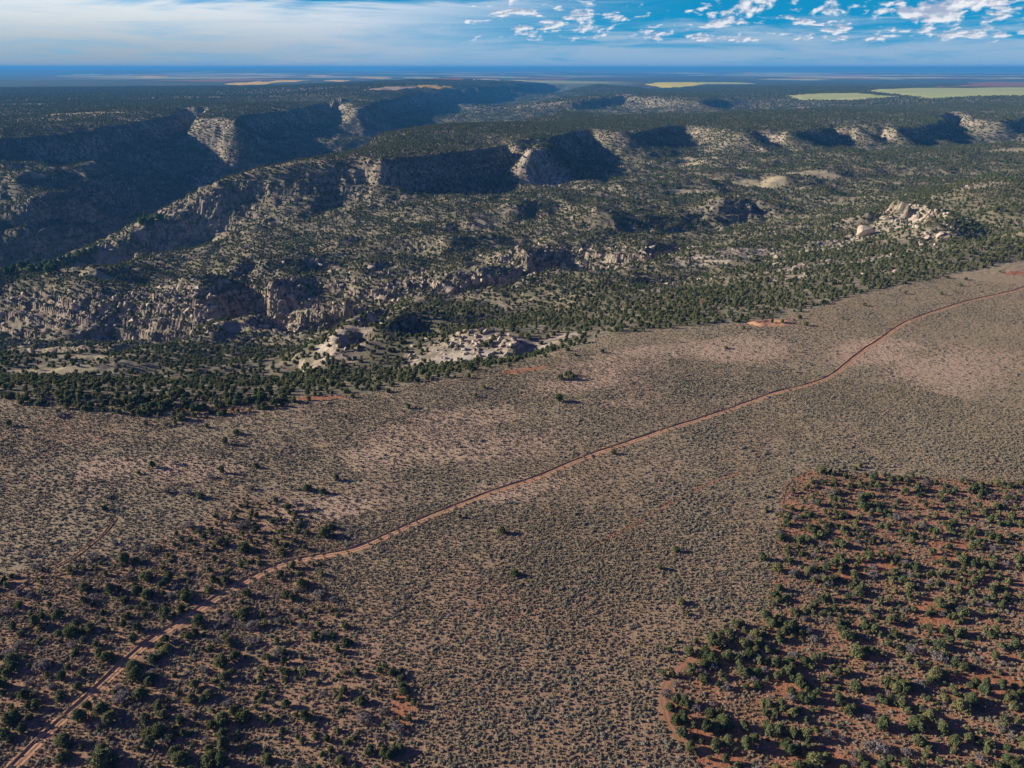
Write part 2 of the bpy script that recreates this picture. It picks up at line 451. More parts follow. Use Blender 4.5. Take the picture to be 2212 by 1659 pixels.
def hit(px, py):
    """where the sight line meets the ground"""
    tx, d = ray(px, py)
    rs = np.geomspace(60, 60000, 6000)
    x, y = tx * rs, rs
    below = height(x, y) >= CAM_H - d * rs
    k = int(np.argmax(below)) if below.any() else len(rs) - 1
    return np.array([x[k], y[k], float(height(x[k], y[k]))])

# ------------------------------------------------------------------ where the ground shows what
S1 = slope_of(Z)
XF, YF = GX, GY

def in_poly(x, y, poly):
    x = np.asarray(x, float); y = np.asarray(y, float)
    c = np.zeros(x.shape, bool)
    n = len(poly)
    for i in range(n):
        x1, y1 = poly[i]; x2, y2 = poly[(i + 1) % n]
        if y1 == y2:
            continue
        k = ((y1 > y) != (y2 > y)) & (x < (x2 - x1) * (y - y1) / (y2 - y1) + x1)
        c ^= k
    return c

def poly0(pts, z=0.0):
    return [at(a, b, z)[:2] for a, b in pts]

PLAIN = [(x, y) for x, y, z in edge_w] + [(900, 330), (900, -300), (-900, -300), (-900, 200)]
STAND = poly0([(1690, 1075), (1715, 1030), (1760, 1012), (1840, 1022), (1960, 1030), (2212, 1040), (2420, 1050), (2420, 1800), (1620, 1800), (1500, 1659), (1475, 1590),
               (1440, 1545), (1438, 1480), (1470, 1435), (1510, 1420), (1535, 1372), (1600, 1352), (1655, 1340), (1672, 1250), (1680, 1150)])
WEST = poly0([(-300, 1150), (0, 1240), (250, 1215), (420, 1140), (540, 1080), (640, 1085), (720, 1130), (745, 1180), (690, 1230), (740, 1330), (770, 1420), (870, 1450), (900, 1530), (880, 1800), (-300, 1800)])
NWFRINGE = poly0([(-200, 842), (0, 848), (420, 853), (700, 862), (640, 880), (520, 905), (380, 918), (240, 905), (120, 890), (0, 870), (-200, 865)])

# bare and pale patches on the plain, found along sight lines: (px, py, half-width m, half-depth m, turn)
def blob(x, y, spots, z=None):
    m = np.zeros(np.shape(x))
    for px, py, a, b, t in spots:
        cx, cy = hit(px, py)[:2]
        dx, dy = x - cx, y - cy
        u = (dx * math.cos(t) + dy * math.sin(t)) / a; v = (-dx * math.sin(t) + dy * math.cos(t)) / b
        m = np.maximum(m, np.exp(-(u * u + v * v) * 1.1))
    return m
PALE_SPOTS = [(900, 940, 30, 14, .1), (1050, 965, 36, 14, .25), (820, 985, 22, 14, .0), (1330, 790, 40, 14, .3), (1250, 830, 34, 10, .3), (1420, 760, 40, 16, .4), (1600, 750, 36, 20, .5),
              (240, 1010, 18, 10, 0), (700, 1100, 20, 9, .2), (1000, 900, 30, 10, .2), (2050, 800, 50, 30, .6), (1900, 760, 40, 20, .6), (1335, 872, 12, 5, .1), (1100, 1060, 24, 9, .4), (420, 1010, 18, 9, 0)]
RED_SPOTS = [(385, 885, 16, 4, 0), (480, 885, 14, 3, 0), (1672, 700, 6, 1.6, .2), (1500, 1600, 4, 9, .5), (1460, 1560, 3, 8, .3), (2050, 1190, 8, 5, .6),
             (2080, 1260, 7, 4, .6), (1900, 1210, 7, 5, .9), (2150, 1480, 9, 5, 0), (1800, 1700, 14, 9, 0), (1700, 1480, 8, 3, .1), (1820, 1240, 10, 4, .5), (1560, 1640, 6, 3, 0), (2010, 1330, 5, 9, -.4), (2200, 590, 14, 5, .2),
             (1490, 655, 24, 4, .1), (1380, 655, 20, 4, .1), (1250, 690, 12, 4, .2), (700, 860, 16, 3, .1), (1130, 800, 14, 3, .3), (870, 1530, 3, 6, .3)]
ROCK_SPOTS = [(985, 745, 16, 14, 0), (1050, 735, 22, 14, 0), (1105, 745, 12, 9, 0), (940, 765, 16, 9, 0), (730, 760, 8, 16, -.5), (700, 785, 12, 6, 0), (790, 690, 12, 20, -.6), (830, 668, 14, 9, 0), (760, 720, 16, 18, -.6), (705, 778, 18, 9, 0), (740, 745, 16, 14, -.5),
              (885, 770, 5, 9, 0), (1190, 735, 18, 6, .3), (1960, 470, 44, 16, .2), (1880, 500, 60, 20, .3), (1800, 520, 60, 18, .3), (2040, 500, 24, 14, 0), (1960, 540, 40, 12, .3), (1870, 560, 30, 8, .3), (2120, 400, 60, 16, .2), (2010, 410, 40, 14, 0),
              (1600, 545, 46, 14, .1), (1730, 575, 50, 12, .2), (1570, 555, 26, 8, 0), (1500, 570, 30, 8, 0), (1700, 600, 20, 6, 0), (1400, 625, 24, 6, 0), (1320, 670, 18, 5, 0), (1900, 590, 20, 6, 0),
              (1160, 340, 36, 46, 0), (1190, 370, 30, 46, -.4), (1150, 385, 24, 20, 0), (780, 320, 60, 70, 0), (470, 258, 110, 60, 0), (785, 236, 60, 50, 0), (1670, 300, 60, 30, 0), (1780, 300, 60, 30, 0), (1970, 290, 70, 26, 0), (2020, 300, 60, 30, 0), (1900, 320, 70, 26, 0),
              (460, 470, 40, 40, 0), (350, 470, 60, 90, 0), (430, 400, 40, 110, 0), (470, 350, 40, 120, 0), (220, 540, 20, 26, 0), (1040, 632, 8, 5, 0), (1270, 540, 30, 9, 0), (1330, 200, 200, 120, 0), (1310, 212, 140, 90, 0), (1480, 235, 80, 40, 0), (1450, 245, 60, 30, 0)]
CLEAR_SPOTS = [(1640, 400, 62, 40, .1), (1750, 378, 60, 34, -.2), (1495, 345, 20, 80, .8), (1500, 355, 34, 24, -.4), (1490, 415, 34, 14, 0), (90, 765, 62, 30, 0), (80, 800, 52, 12, 0), (200, 772, 30, 9, 0), (470, 520, 16, 40, 0), (420, 510, 24, 12, 0), (330, 712, 50, 5, 0), (550, 712, 40, 12, .2), (640, 690, 30, 10, .2),
               (80, 375, 20, 16, 0), (1150, 395, 30, 12, 0), (1560, 395, 24, 10, 0), (1050, 480, 20, 9, 0), (470, 485, 30, 18, 0), (240, 570, 30, 30, 0), (200, 590, 24, 14, 0), (600, 235, 90, 30, 0), (180, 245, 160, 22, 0), (60, 225, 120, 40, 0), (420, 210, 260, 60, 0), (300, 262, 60, 12, 0), (1300, 232, 60, 30, 0), (2190, 325, 60, 30, 0)]
SCREE_SPOTS = [(1900, 500, 60, 22, .25), (1830, 522, 56, 18, .3), (1760, 540, 50, 16, .3), (1960, 545, 36, 9, .3), (1870, 562, 34, 8, .3), (1570, 550, 40, 12, .1), (1630, 545, 40, 14, .1), (1730, 577, 44, 10, .2), (1500, 572, 34, 8, 0), (1950, 470, 34, 16, .2),
               (1010, 757, 34, 15, 0), (940, 768, 18, 9, 0), (745, 740, 15, 22, -.5), (705, 780, 16, 8, 0), (800, 685, 11, 18, -.6), (1190, 737, 20, 6, .3), (1700, 602, 26, 6, .1), (1400, 627, 26, 6, 0), (2120, 402, 60, 14, .2), (1160, 350, 34, 60, 0), (1195, 385, 26, 40, -.4)]
NEARR = (RR < 7000)
def masked(fn, spots):
    A = np.zeros(RR.shape)
    f = np.zeros(RR.shape, bool); f[:, :len(fine)] = True; f &= NEARR
    A[f] = fn(GX[f], GY[f], spots)
    return A
rockm = masked(blob, ROCK_SPOTS)
palem = masked(blob, PALE_SPOTS)
screem = masked(blob, SCREE_SPOTS)
redm = masked(blob, RED_SPOTS)
clearm = masked(blob, CLEAR_SPOTS)
plain_in = in_poly(GX, GY, PLAIN)
stand_in = in_poly(GX, GY, STAND)
west_in = in_poly(GX, GY, WEST)
nz = fbm(GX, GY, 45, 4, 61)
nz2 = fbm(GX, GY, 14, 3, 62)
slope_rock = sstep(S1 + .5 * nz + .35 * nz2, .85, 1.35) * np.where(plain_in, 0, 1) * .8
gorge_rock = np.zeros(RR.shape)
kk = (RR > 540) & (RR < 780) & ~plain_in
gorge_rock[kk] = sstep(S1[kk] + .4 * nz[kk] + .3 * nz2[kk], .4, .8) * .9
A_rock = np.clip(np.maximum(np.maximum(slope_rock, gorge_rock), sstep(rockm + .5 * nz + .35 * nz2, .45, .85) * .85), 0, 1)
A_red = np.clip(np.where(stand_in, .8, 0) + np.where(west_in, .45, 0) + sstep(redm + .3 * nz + .15 * nz2, .3, .7), 0, 1)
A_red = np.where(plain_in, np.maximum(A_red, .04 + .14 * sstep(nz, .0, .5) + .30 * sstep(230 - RR, 0, 110)), A_red * (RR < 900))
A_pale = np.where(plain_in, np.clip(sstep(palem + .35 * nz + .2 * nz2, .35, .8), 0, 1), sstep(screem + .4 * nz + .3 * nz2, .35, .7))
A_clear = np.clip(sstep(clearm + .3 * nz + .2 * nz2, .4, .7), 0, 1) * np.where(plain_in, 0, 1)
A_plain = plain_in.astype(float)
A_far = sstep(RR, 3800, 6500)

# ------------------------------------------------------------------ materials
def mat(name, rough=.95, spec=.1):
    m = bpy.data.materials.new(name)
    m.use_nodes = True
    t = NT(m.node_tree)
    b = t.n('ShaderNodeBsdfPrincipled', None, Roughness=rough)
    b.inputs['Specular IOR Level'].default_value = spec
    t.n('ShaderNodeOutputMaterial', None, Surface=b.outputs[0])
    return m, t, b

def ground_material():
    m, t, b = mat('ground', 1.0, .05)
    pos = t.n('ShaderNodeTexCoord').outputs['Object']
    n1 = t.noise(pos, .035, 6, .6)
    n2 = t.noise(pos, .22, 5, .65)
    n3 = t.noise(pos, 1.3, 4, .7)
    n4 = t.noise(pos, .008, 4, .55)
    # plain: tan dry grass over pink-tan soil
    soil = t.mix(t.ramp(n2, .35, .7), (.25, .185, .128), (.32, .24, .168))
    grass = t.mix(t.ramp(n3, .3, .7), (.22, .185, .115), (.32, .26, .175))
    plain = t.mix(t.ramp(n1, .28, .55), soil, grass)
    plain = t.mix(t.ramp(n4, .4, .65, 0.0, .45), plain, (.215, .18, .115))
    red = t.mix(t.ramp(n2, .3, .7), (.255, .105, .055), (.34, .165, .095))
    red = t.mix(t.ramp(n3, .55, .75), red, (.20, .15, .085))
    pale = t.mix(t.ramp(n3, .3, .7), (.36, .255, .175), (.43, .32, .225))
    plain = t.mix(t.attr('red'), plain, red)
    plain = t.mix(t.m('MULTIPLY', t.attr('pale'), .8), plain, pale)
    # canyon ground: buff soil, litter under the woods, pale rock
    buff = t.mix(t.ramp(n2, .3, .7), (.21, .175, .12), (.32, .275, .20))
    litter = t.mix(t.ramp(n3, .3, .7), (.095, .09, .055), (.165, .148, .10))
    wild = t.mix(t.ramp(t.m('ADD', n1, t.m('MULTIPLY', n4, .4)), .55, .95), litter, buff)
    wild = t.mix(t.m('MULTIPLY', t.attr('red'), .8), wild, red)
    clear = t.mix(t.ramp(n2, .3, .7), (.25, .215, .13), (.36, .31, .205))
    wild = t.mix(t.attr('clear'), wild, clear)
    wild = t.mix(t.m('MULTIPLY', t.attr('pale'), .9), wild, t.mix(t.ramp(n2, .3, .7), (.33, .285, .225), (.46, .405, .33)))
    wv = t.n('ShaderNodeTexWave', {'wave_type': 'BANDS', 'bands_direction': 'Z'}, Vector=t.mapping(pos, (.02, .02, .5)), Scale=1.0, Distortion=6.0, Detail=3.0)
    rock = t.mix(t.ramp(n2, .3, .7), (.25, .205, .155), (.44, .38, .30))
    rock = t.mix(t.m('MULTIPLY', wv.outputs['Fac'], .4), rock, (.42, .30, .21))
    rock = t.mix(t.ramp(t.noise(t.mapping(pos, (.16, .16, .03)), 1.0, 5, .65), .44, .58), rock, (.125, .11, .08))
    rock = t.mix(t.ramp(n3, .52, .66), rock, (.10, .095, .06))
    wild = t.mix(t.attr('rock'), wild, rock)
    # far country: woods, ploughed and grass land in big plots
    vo = t.n('ShaderNodeTexVoronoi', {'feature': 'F1', 'distance': 'CHEBYCHEV'}, Vector=t.mapping(pos, (1 / 1500, 1 / 900, 0)), Scale=1.0, Randomness=.75)
    sepc = t.n('ShaderNodeSeparateColor', None, Color=vo.outputs['Color'])
    plot = t.mix(t.ramp(sepc.outputs[0], .45, .5), (.34, .35, .15), (.24, .14, .08))
    plot = t.mix(t.ramp(sepc.outputs[1], .6, .65), plot, (.46, .40, .19))
    nfar = t.noise(t.mapping(pos, (1 / 4200, 1 / 5200, 0)), 1.0, 4, .6)
    dist = t.n('ShaderNodeVectorMath', {'operation': 'LENGTH'}, i0=pos).outputs['Value']
    farmed = t.m('MULTIPLY', t.ramp(nfar, .49, .56), t.m('MULTIPLY', t.ramp(dist, 7000, 9000), t.m('SUBTRACT', 1.0, t.ramp(dist, 26000, 33000))))
    nw = t.noise(pos, .05, 6, .7)
    woods = t.mix(t.ramp(nw, .35, .65), (.030, .042, .024), (.085, .085, .052))
    farc = t.mix(farmed, woods, plot)
    wild = t.mix(t.attr('far'), wild, farc)
    col = t.mix(t.attr('plain'), wild, plain)
    t.set(b.inputs['Base Color'], col)
    bn = t.n('ShaderNodeBump', None, Strength=.9, Distance=.35, Height=t.m('ADD', n3, t.m('MULTIPLY', n2, 1.6)))
    t.set(b.inputs['Normal'], bn.outputs[0])
    return m

GROUND = ground_material()

def grid_mesh(name, co, attrs):
    me = bpy.data.meshes.new(name)
    i = np.arange(NR - 1)[:, None]; j = np.arange(NA)[None, :]; j2 = (j + 1) % NA
    f = np.stack([(i * NA + j).ravel(), ((i + 1) * NA + j).ravel(), ((i + 1) * NA + j2).ravel(), (i * NA + j2).ravel()], 1)
    cap = np.array([[j, (j + 1) % NA, NR * NA, NR * NA] for j in range(NA)])
    n = len(co)
    me.vertices.add(n); me.vertices.foreach_set('co', co.astype(np.float32).ravel())
    tri = cap[:, :3][:, ::1]
    loops = np.concatenate([f.ravel(), tri.ravel()]).astype(np.int32)
    starts = np.concatenate([np.arange(0, f.size, 4), f.size + np.arange(0, tri.size, 3)]).astype(np.int32)
    me.loops.add(len(loops)); me.loops.foreach_set('vertex_index', loops)
    me.polygons.add(len(starts)); me.polygons.foreach_set('loop_start', starts)
    me.update(calc_edges=True)
    sm = np.ones(len(starts), bool)
    sm[:f.shape[0]] = ~((attrs['rock'][:-1] > .35) & (RR[:-1] < 1700)).ravel()
    me.polygons.foreach_set('use_smooth', sm)
    for k, v in attrs.items():
        a = me.attributes.new(k, 'FLOAT', 'POINT')
        a.data.foreach_set('value', np.append(v.ravel(), 0 if k != 'plain' else 1).astype(np.float32))
    return me

co = np.concatenate([np.stack([GX, GY, Z], -1).reshape(-1, 3), [[0, 0, float(Z[0].mean())]]])
gme = grid_mesh('ground', co, {'rock': A_rock, 'red': A_red, 'pale': A_pale, 'clear': A_clear, 'plain': A_plain, 'far': A_far})
gme.materials.append(GROUND)
ground = bpy.data.objects.new('ground', gme)
C.objects.link(ground)
ground['kind'] = 'structure'
ground['label'] = 'high desert plain falling away into wooded canyons and mesas'


# ------------------------------------------------------------------ helpers for objects
def mesh_of(name, verts, faces, m, smooth=False):
    me = bpy.data.meshes.new(name)
    me.from_pydata([tuple(v) for v in verts], [], [tuple(f) for f in faces])
    me.materials.append(m)
    if smooth:
        me.polygons.foreach_set('use_smooth', np.ones(len(me.polygons), bool))
    me.update()
    return me

def obj(name, me, parent=None, loc=None):
    o = bpy.data.objects.new(name, me)
    C.objects.link(o)
    if parent is not None:
        o.parent = parent
    if loc is not None:
        o.location = loc
    return o

def tag(o, label=None, cat=None, group=None, kind=None):
    for k, v in (('label', label), ('category', cat), ('group', group), ('kind', kind)):
        if v:
            o[k] = v
    return o

def ico(sub=1):
    bm = bmesh.new()
    bmesh.ops.create_icosphere(bm, subdivisions=sub, radius=1)
    v = np.array([q.co[:] for q in bm.verts]); f = [[q.index for q in p.verts] for p in bm.faces]
    bm.free()
    return v, f
ICO1, ICO2 = ico(1), ico(2)

def cards(r, centre, radii, n, size, up=.25):
    """n small leaf clumps on the skin of a lobe"""
    d = r.normal(size=(n, 3)); d /= np.linalg.norm(d, axis=1)[:, None]
    d[:, 2] = np.where(d[:, 2] < -.5, -d[:, 2], d[:, 2])
    p = centre + d * radii * r.uniform(.76, 1.24, (n, 1))
    nrm = d + r.normal(size=(n, 3)) * .45; nrm[:, 2] += up
    nrm /= np.linalg.norm(nrm, axis=1)[:, None]
    a = np.cross(nrm, r.normal(size=(n, 3))); a /= np.linalg.norm(a, axis=1)[:, None]
    b = np.cross(nrm, a)
    s = size * r.uniform(.6, 1.3, (n, 1)); s2 = s * r.uniform(.6, 1.0, (n, 1))
    k = nrm * s * .25
    v = np.stack([p - a * s - k, p - b * s2 * .8, p + a * s - k, p + b * s2 + k], 1).reshape(-1, 3)
    f = [(4 * i, 4 * i + 1, 4 * i + 2, 4 * i + 3) for i in range(n)]
    return v, f

def merge(parts):
    V, Fc, o = [], [], 0
    for v, f in parts:
        V.append(np.asarray(v)); Fc += [tuple(i + o for i in q) for q in f]; o += len(v)
    return np.concatenate(V), Fc

def tube(p0, p1, r0, r1, n=6):
    p0, p1 = Vector(p0), Vector(p1)
    d = (p1 - p0).normalized(); a = d.orthogonal().normalized(); b = d.cross(a)
    v = [p0 + (a * math.cos(2 * math.pi * i / n) + b * math.sin(2 * math.pi * i / n)) * r0 for i in range(n)]
    v += [p1 + (a * math.cos(2 * math.pi * i / n) + b * math.sin(2 * math.pi * i / n)) * r1 for i in range(n)]
    f = [(i, (i + 1) % n, n + (i + 1) % n, n + i) for i in range(n)] + [tuple(range(n))[::-1], tuple(range(n, 2 * n))]
    return np.array([q[:] for q in v]), f

def leaf_material(name, dark, light, warm):
    m, t, b = mat(name, .9, .08)
    oi = t.n('ShaderNodeObjectInfo')
    pos = t.n('ShaderNodeTexCoord').outputs['Object']
    n = t.noise(pos, 2.2, 3, .6)
    c = t.mix(t.ramp(n, .3, .7), dark, light)
    c = t.mix(t.m('MULTIPLY', t.ramp(oi.outputs['Random'], .5, 1.0), .7), c, warm)
    c = t.mix(t.m('MULTIPLY', t.ramp(oi.outputs['Random'], .45, 0.0), .6), c, tuple(q * .7 for q in dark))
    t.set(b.inputs['Base Color'], c)
    tr = t.n('ShaderNodeBsdfTranslucent', None, Color=c)
    mx = t.n('ShaderNodeMixShader', None, i0=.3, i1=b.outputs[0], i2=tr.outputs[0])
    t.nt.links.new(mx.outputs[0], [q for q in t.nt.nodes if q.type == 'OUTPUT_MATERIAL'][0].inputs[0])
    return m

M_OLIVE = leaf_material('juniper_foliage', (.092, .112, .046), (.180, .195, .092), (.215, .205, .092))
M_DARK = leaf_material('pinyon_foliage', (.072, .098, .045), (.15, .175, .085), (.175, .185, .08))
M_GREY = leaf_material('dry_twigs', (.16, .145, .14), (.28, .26, .25), (.24, .21, .19))
M_SAGE = leaf_material('sage_foliage', (.22, .215, .155), (.35, .33, .25), (.34, .285, .205))
M_GRASS = leaf_material('dry_grass', (.26, .21, .135), (.40, .325, .215), (.32, .29, .165))
M_COTTON = leaf_material('cottonwood_leaves', (.065, .120, .040), (.12, .19, .07), (.14, .19, .07))
m, t, b = mat('bark', .95, .05)
t.set(b.inputs['Base Color'], t.mix(t.noise(t.n('ShaderNodeTexCoord').outputs['Object'], 9, 4), (.10, .075, .055), (.21, .175, .14)))
M_BARK = m
m, t, b = mat('sandstone', .95, .08)
_p = t.n('ShaderNodeTexCoord').outputs['Object']
_oi = t.n('ShaderNodeObjectInfo')
_c = t.mix(t.ramp(t.noise(_p, 1.1, 5, .65), .3, .7), (.30, .25, .19), (.48, .42, .34))
_c = t.mix(t.m('MULTIPLY', t.ramp(_oi.outputs['Random'], .5, 1), .6), _c, (.42, .33, .24))
_c = t.mix(t.ramp(t.noise(_p, 3.5, 3, .7), .6, .75), _c, (.22, .19, .15))
t.set(b.inputs['Base Color'], _c)
t.set(b.inputs['Normal'], t.n('ShaderNodeBump', None, Strength=.6, Distance=.15, Height=t.noise(_p, 3, 5, .7)).outputs[0])
M_STONE = m

def crown_mesh(name, seed, m, w=1.5, h=2.6, lobes=7, ncard=90, size=.24, tall=False):
    r = np.random.default_rng(seed)
    parts = []
    for k in range(lobes):
        a = 2 * math.pi * k / lobes * 2.4 + r.uniform(0, 1)
        q = (k + .5) / lobes
        rr = w * (.62 * (1 - q * .75)) * r.uniform(.6, 1.1) if k else 0
        z = h * (.28 + .50 * q) * r.uniform(.9, 1.1)
        c = np.array([math.cos(a) * rr, math.sin(a) * rr, z])
        s = w * r.uniform(.42, .62) * (1.1 - .4 * q)
        rad3 = np.array([s, s * r.uniform(.85, 1.1), s * (1.15 if tall else .95)])
        v, f = ICO1
        nv = v * rad3 * .76 * (1 + r.uniform(-.12, .12, (len(v), 1))) + c
        nv[:, 2] = np.maximum(nv[:, 2], .12)
        parts.append((nv, f))
        cv, cf = cards(r, c, rad3, ncard, size)
        cv[:, 2] = np.maximum(cv[:, 2], .05)
        parts.append((cv, cf))
    v, f = merge(parts)
    return mesh_of(name, v, f, m)

def trunk_mesh(name, seed, h=1.6, m=None, r0=.16):
    r = np.random.default_rng(seed)
    parts = []
    p = np.array([0, 0, -.25]); top = np.array([r.uniform(-.15, .15), r.uniform(-.15, .15), h * .5])
    parts.append(tube(p, top, r0 * 1.25, r0 * .8))
    for k in range(4):
        a = k * 1.6 + r.uniform(0, .8)
        e = top + np.array([math.cos(a) * .6, math.sin(a) * .6, h * r.uniform(.35, .75)])
        parts.append(tube(top - np.array([0, 0, .1]), e, r0 * .6, r0 * .2, 5))
    v, f = merge(parts)
    return mesh_of(name, v, f, m or M_BARK)

CROWNS = [crown_mesh('crown', 100 + i, M_OLIVE, w, h, l, 85, .24) for i, (w, h, l) in enumerate([(1.5, 2.3, 7), (1.35, 2.6, 7), (1.75, 2.2, 9), (1.3, 2.0, 6), (1.6, 2.7, 9)])]
CROWNS += [crown_mesh('crown', 140 + i, M_DARK, w, h, l, 85, .23, True) for i, (w, h, l) in enumerate([(1.2, 3.0, 8), (1.5, 2.6, 8), (1.05, 2.4, 6)])]
TRUNKS = [trunk_mesh('trunk', 200 + i) for i in range(3)]

def twig_mesh(name, seed, w=1.0, h=1.3):
    """grey leafless shrub: many thin upright twigs with fine spray"""
    r = np.random.default_rng(seed)
    parts = []
    for k in range(26):
        a = r.uniform(0, 6.28); rr = w * math.sqrt(r.uniform(0, 1)) * .9
        e = (math.cos(a) * rr, math.sin(a) * rr, h * r.uniform(.55, 1.0) * (1 - .35 * rr / w))
        parts.append(tube((e[0] * .15, e[1] * .15, -.05), e, .035, .012, 3))
        parts.append(cards(r, np.array(e), np.array([.26, .26, .24]) * w, 14, .11 * w))
    v, f = merge(parts)
    return mesh_of(name, v, f, M_GREY)
TWIGS = [twig_mesh('twigs', 300 + i, w, h) for i, (w, h) in enumerate([(1.0, 1.3), (1.3, 1.2), (.8, 1.5)])]

def sage_mesh(name, seed, m, w=.5, h=.55, n=60, size=.12):
    r = np.random.default_rng(seed)
    parts = []
    for k in range(3):
        c = np.array([r.uniform(-.3, .3) * w, r.uniform(-.3, .3) * w, h * .35])
        q = np.array([w * .62, w * .62, h * .6]) * r.uniform(.75, 1.1)
        v, f = ICO1
        nv = v * q * .8 * (1 + r.uniform(-.2, .2, (len(v), 1))) + c
        nv[:, 2] = np.maximum(nv[:, 2], -.05)
        parts.append((nv, f))
        parts.append(cards(r, c, q, n // 3, size, .4))
    v, f = merge(parts)
    return v, f

def rock_geo(seed, n=14, flat=.75):
    r = np.random.default_rng(seed)
    bm = bmesh.new()
    for i in range(n):
        d = r.normal(size=3); d /= np.abs(d).max() ** .6 * np.linalg.norm(d) ** .4
        bm.verts.new(d * np.array([1, r.uniform(.7, 1), flat]) * r.uniform(.85, 1.05))
    bmesh.ops.convex_hull(bm, input=bm.verts)
    for v in [v for v in bm.verts if not v.link_faces]:
        bm.verts.remove(v)
    bmesh.ops.bevel(bm, geom=list(bm.edges), offset=.05, segments=1, affect='EDGES')
    bm.verts.index_update()
    v = np.array([q.co[:] for q in bm.verts]); f = [[q.index for q in p.verts] for p in bm.faces]
    bm.free()
    return v, f


# scattered cover: one object holds its points and its few patterns; geometry nodes set the patterns out
def scatter(name, label, protos, pts, scl, rot, idx):
    """protos: list of (verts, faces, material)"""
    n = len(pts)
    V, Fc, mats, mi, pid = [np.asarray(pts)], [], [], [], [np.zeros(n, np.int32)]
    o = n
    for k, (v, f, m) in enumerate(protos):
        V.append(np.asarray(v)); Fc += [tuple(i + o for i in q) for q in f]; o += len(v)
        if m not in mats:
            mats.append(m)
        mi += [mats.index(m)] * len(f)
        pid.append(np.full(len(v), k + 1, np.int32))
    me = bpy.data.meshes.new(name)
    me.from_pydata(np.concatenate(V).tolist(), [], Fc)
    for m in mats:
        me.materials.append(m)
    me.polygons.foreach_set('material_index', np.array(mi, np.int32))
    tot = o
    def put(nm, typ, arr, field='value'):
        a = me.attributes.new(nm, typ, 'POINT')
        a.data.foreach_set(field, arr.ravel())
    put('pattern', 'INT', np.concatenate(pid))
    z = lambda a, w: np.concatenate([np.asarray(a, np.float32).reshape(n, w), np.zeros((tot - n, w), np.float32)])
    put('size', 'FLOAT_VECTOR', z(scl, 3), 'vector'); put('turn', 'FLOAT_VECTOR', z(rot, 3), 'vector')
    put('pick', 'INT', np.concatenate([np.asarray(idx, np.int32), np.zeros(tot - n, np.int32)]))
    ng = bpy.data.node_groups.new(name, 'GeometryNodeTree')
    ng.interface.new_socket('Geometry', in_out='INPUT', socket_type='NodeSocketGeometry')
    ng.interface.new_socket('Geometry', in_out='OUTPUT', socket_type='NodeSocketGeometry')
    N, L = ng.nodes, ng.links
    gi, go = N.new('NodeGroupInput'), N.new('NodeGroupOutput')
    def named(nm, typ):
        q = N.new('GeometryNodeInputNamedAttribute'); q.data_type = typ
        q.inputs['Name'].default_value = nm
        return q.outputs['Attribute']
    pat = named('pattern', 'INT')
    def pick(k):
        c = N.new('FunctionNodeCompare'); c.data_type = 'INT'; c.operation = 'EQUAL'
        L.new(pat, c.inputs[2]); c.inputs[3].default_value = k
        s = N.new('GeometryNodeSeparateGeometry'); s.domain = 'POINT'
        L.new(gi.outputs[0], s.inputs[0]); L.new(c.outputs[0], s.inputs['Selection'])
        return s.outputs[0]
    join = N.new('GeometryNodeJoinGeometry')
    pt = N.new('GeometryNodeMeshToPoints')
    L.new(pick(0), pt.inputs[0])
    size, turn, idn = named('size', 'FLOAT_VECTOR'), named('turn', 'FLOAT_VECTOR'), named('pick', 'INT')
    er = N.new('FunctionNodeEulerToRotation'); L.new(turn, er.inputs[0])
    for k in range(len(protos)):
        c = N.new('FunctionNodeCompare'); c.data_type = 'INT'; c.operation = 'EQUAL'
        L.new(idn, c.inputs[2]); c.inputs[3].default_value = k
        ip = N.new('GeometryNodeInstanceOnPoints')
        L.new(pt.outputs[0], ip.inputs['Points']); L.new(c.outputs[0], ip.inputs['Selection'])
        L.new(pick(k + 1), ip.inputs['Instance'])
        L.new(er.outputs[0], ip.inputs['Rotation']); L.new(size, ip.inputs['Scale'])
        L.new(ip.outputs[0], join.inputs[0])
    L.new(join.outputs[0], go.inputs[0])
    ob = obj(name, me)
    md = ob.modifiers.new('scatter', 'NODES'); md.node_group = ng
    tag(ob, label, kind='stuff')
    return ob

def jitter(x0, x1, y0, y1, cell, keep=None):
    xs = np.arange(x0, x1, cell); ys = np.arange(y0, y1, cell)
    X, Y = np.meshgrid(xs, ys)
    X = X + rng.uniform(0, cell, X.shape); Y = Y + rng.uniform(0, cell, Y.shape)
    return X.ravel(), Y.ravel()

def in_view(x, y, lim=.735):
    return (y > 50) & (np.abs(x) < .78 * (y * CP + CAM_H * SP) + 22)

# ------------------------------------------------------------------ dirt track, trails, dugout
m, t, b = mat('track_earth', 1.0, .05)
_p = t.n('ShaderNodeTexCoord').outputs['Object']
_c = t.mix(t.ramp(t.noise(_p, .5, 5, .65), .3, .7), (.40, .20, .11), (.50, .29, .175))
_c = t.mix(t.m('MULTIPLY', t.attr('rut'), .6), _c, (.43, .25, .15))
_c = t.mix(t.m('MULTIPLY', t.attr('verge'), t.ramp(t.noise(_p, 1.2, 3), .35, .6)), _c, (.20, .15, .09))
t.set(b.inputs['Base Color'], _c)
t.set(b.inputs['Normal'], t.n('ShaderNodeBump', None, Strength=.7, Distance=.12, Height=t.noise(_p, 2.5, 4, .7)).outputs[0])
M_TRACK = m

M_WASH = M_TRACK.copy(); M_WASH.name = 'wash_earth'
for _n in M_WASH.node_tree.nodes:
    if _n.type == 'MIX' and abs(_n.inputs[6].default_value[0] - .40) < 1e-4:
        _n.inputs[6].default_value = (.19, .115, .07, 1); _n.inputs[7].default_value = (.27, .17, .11, 1)

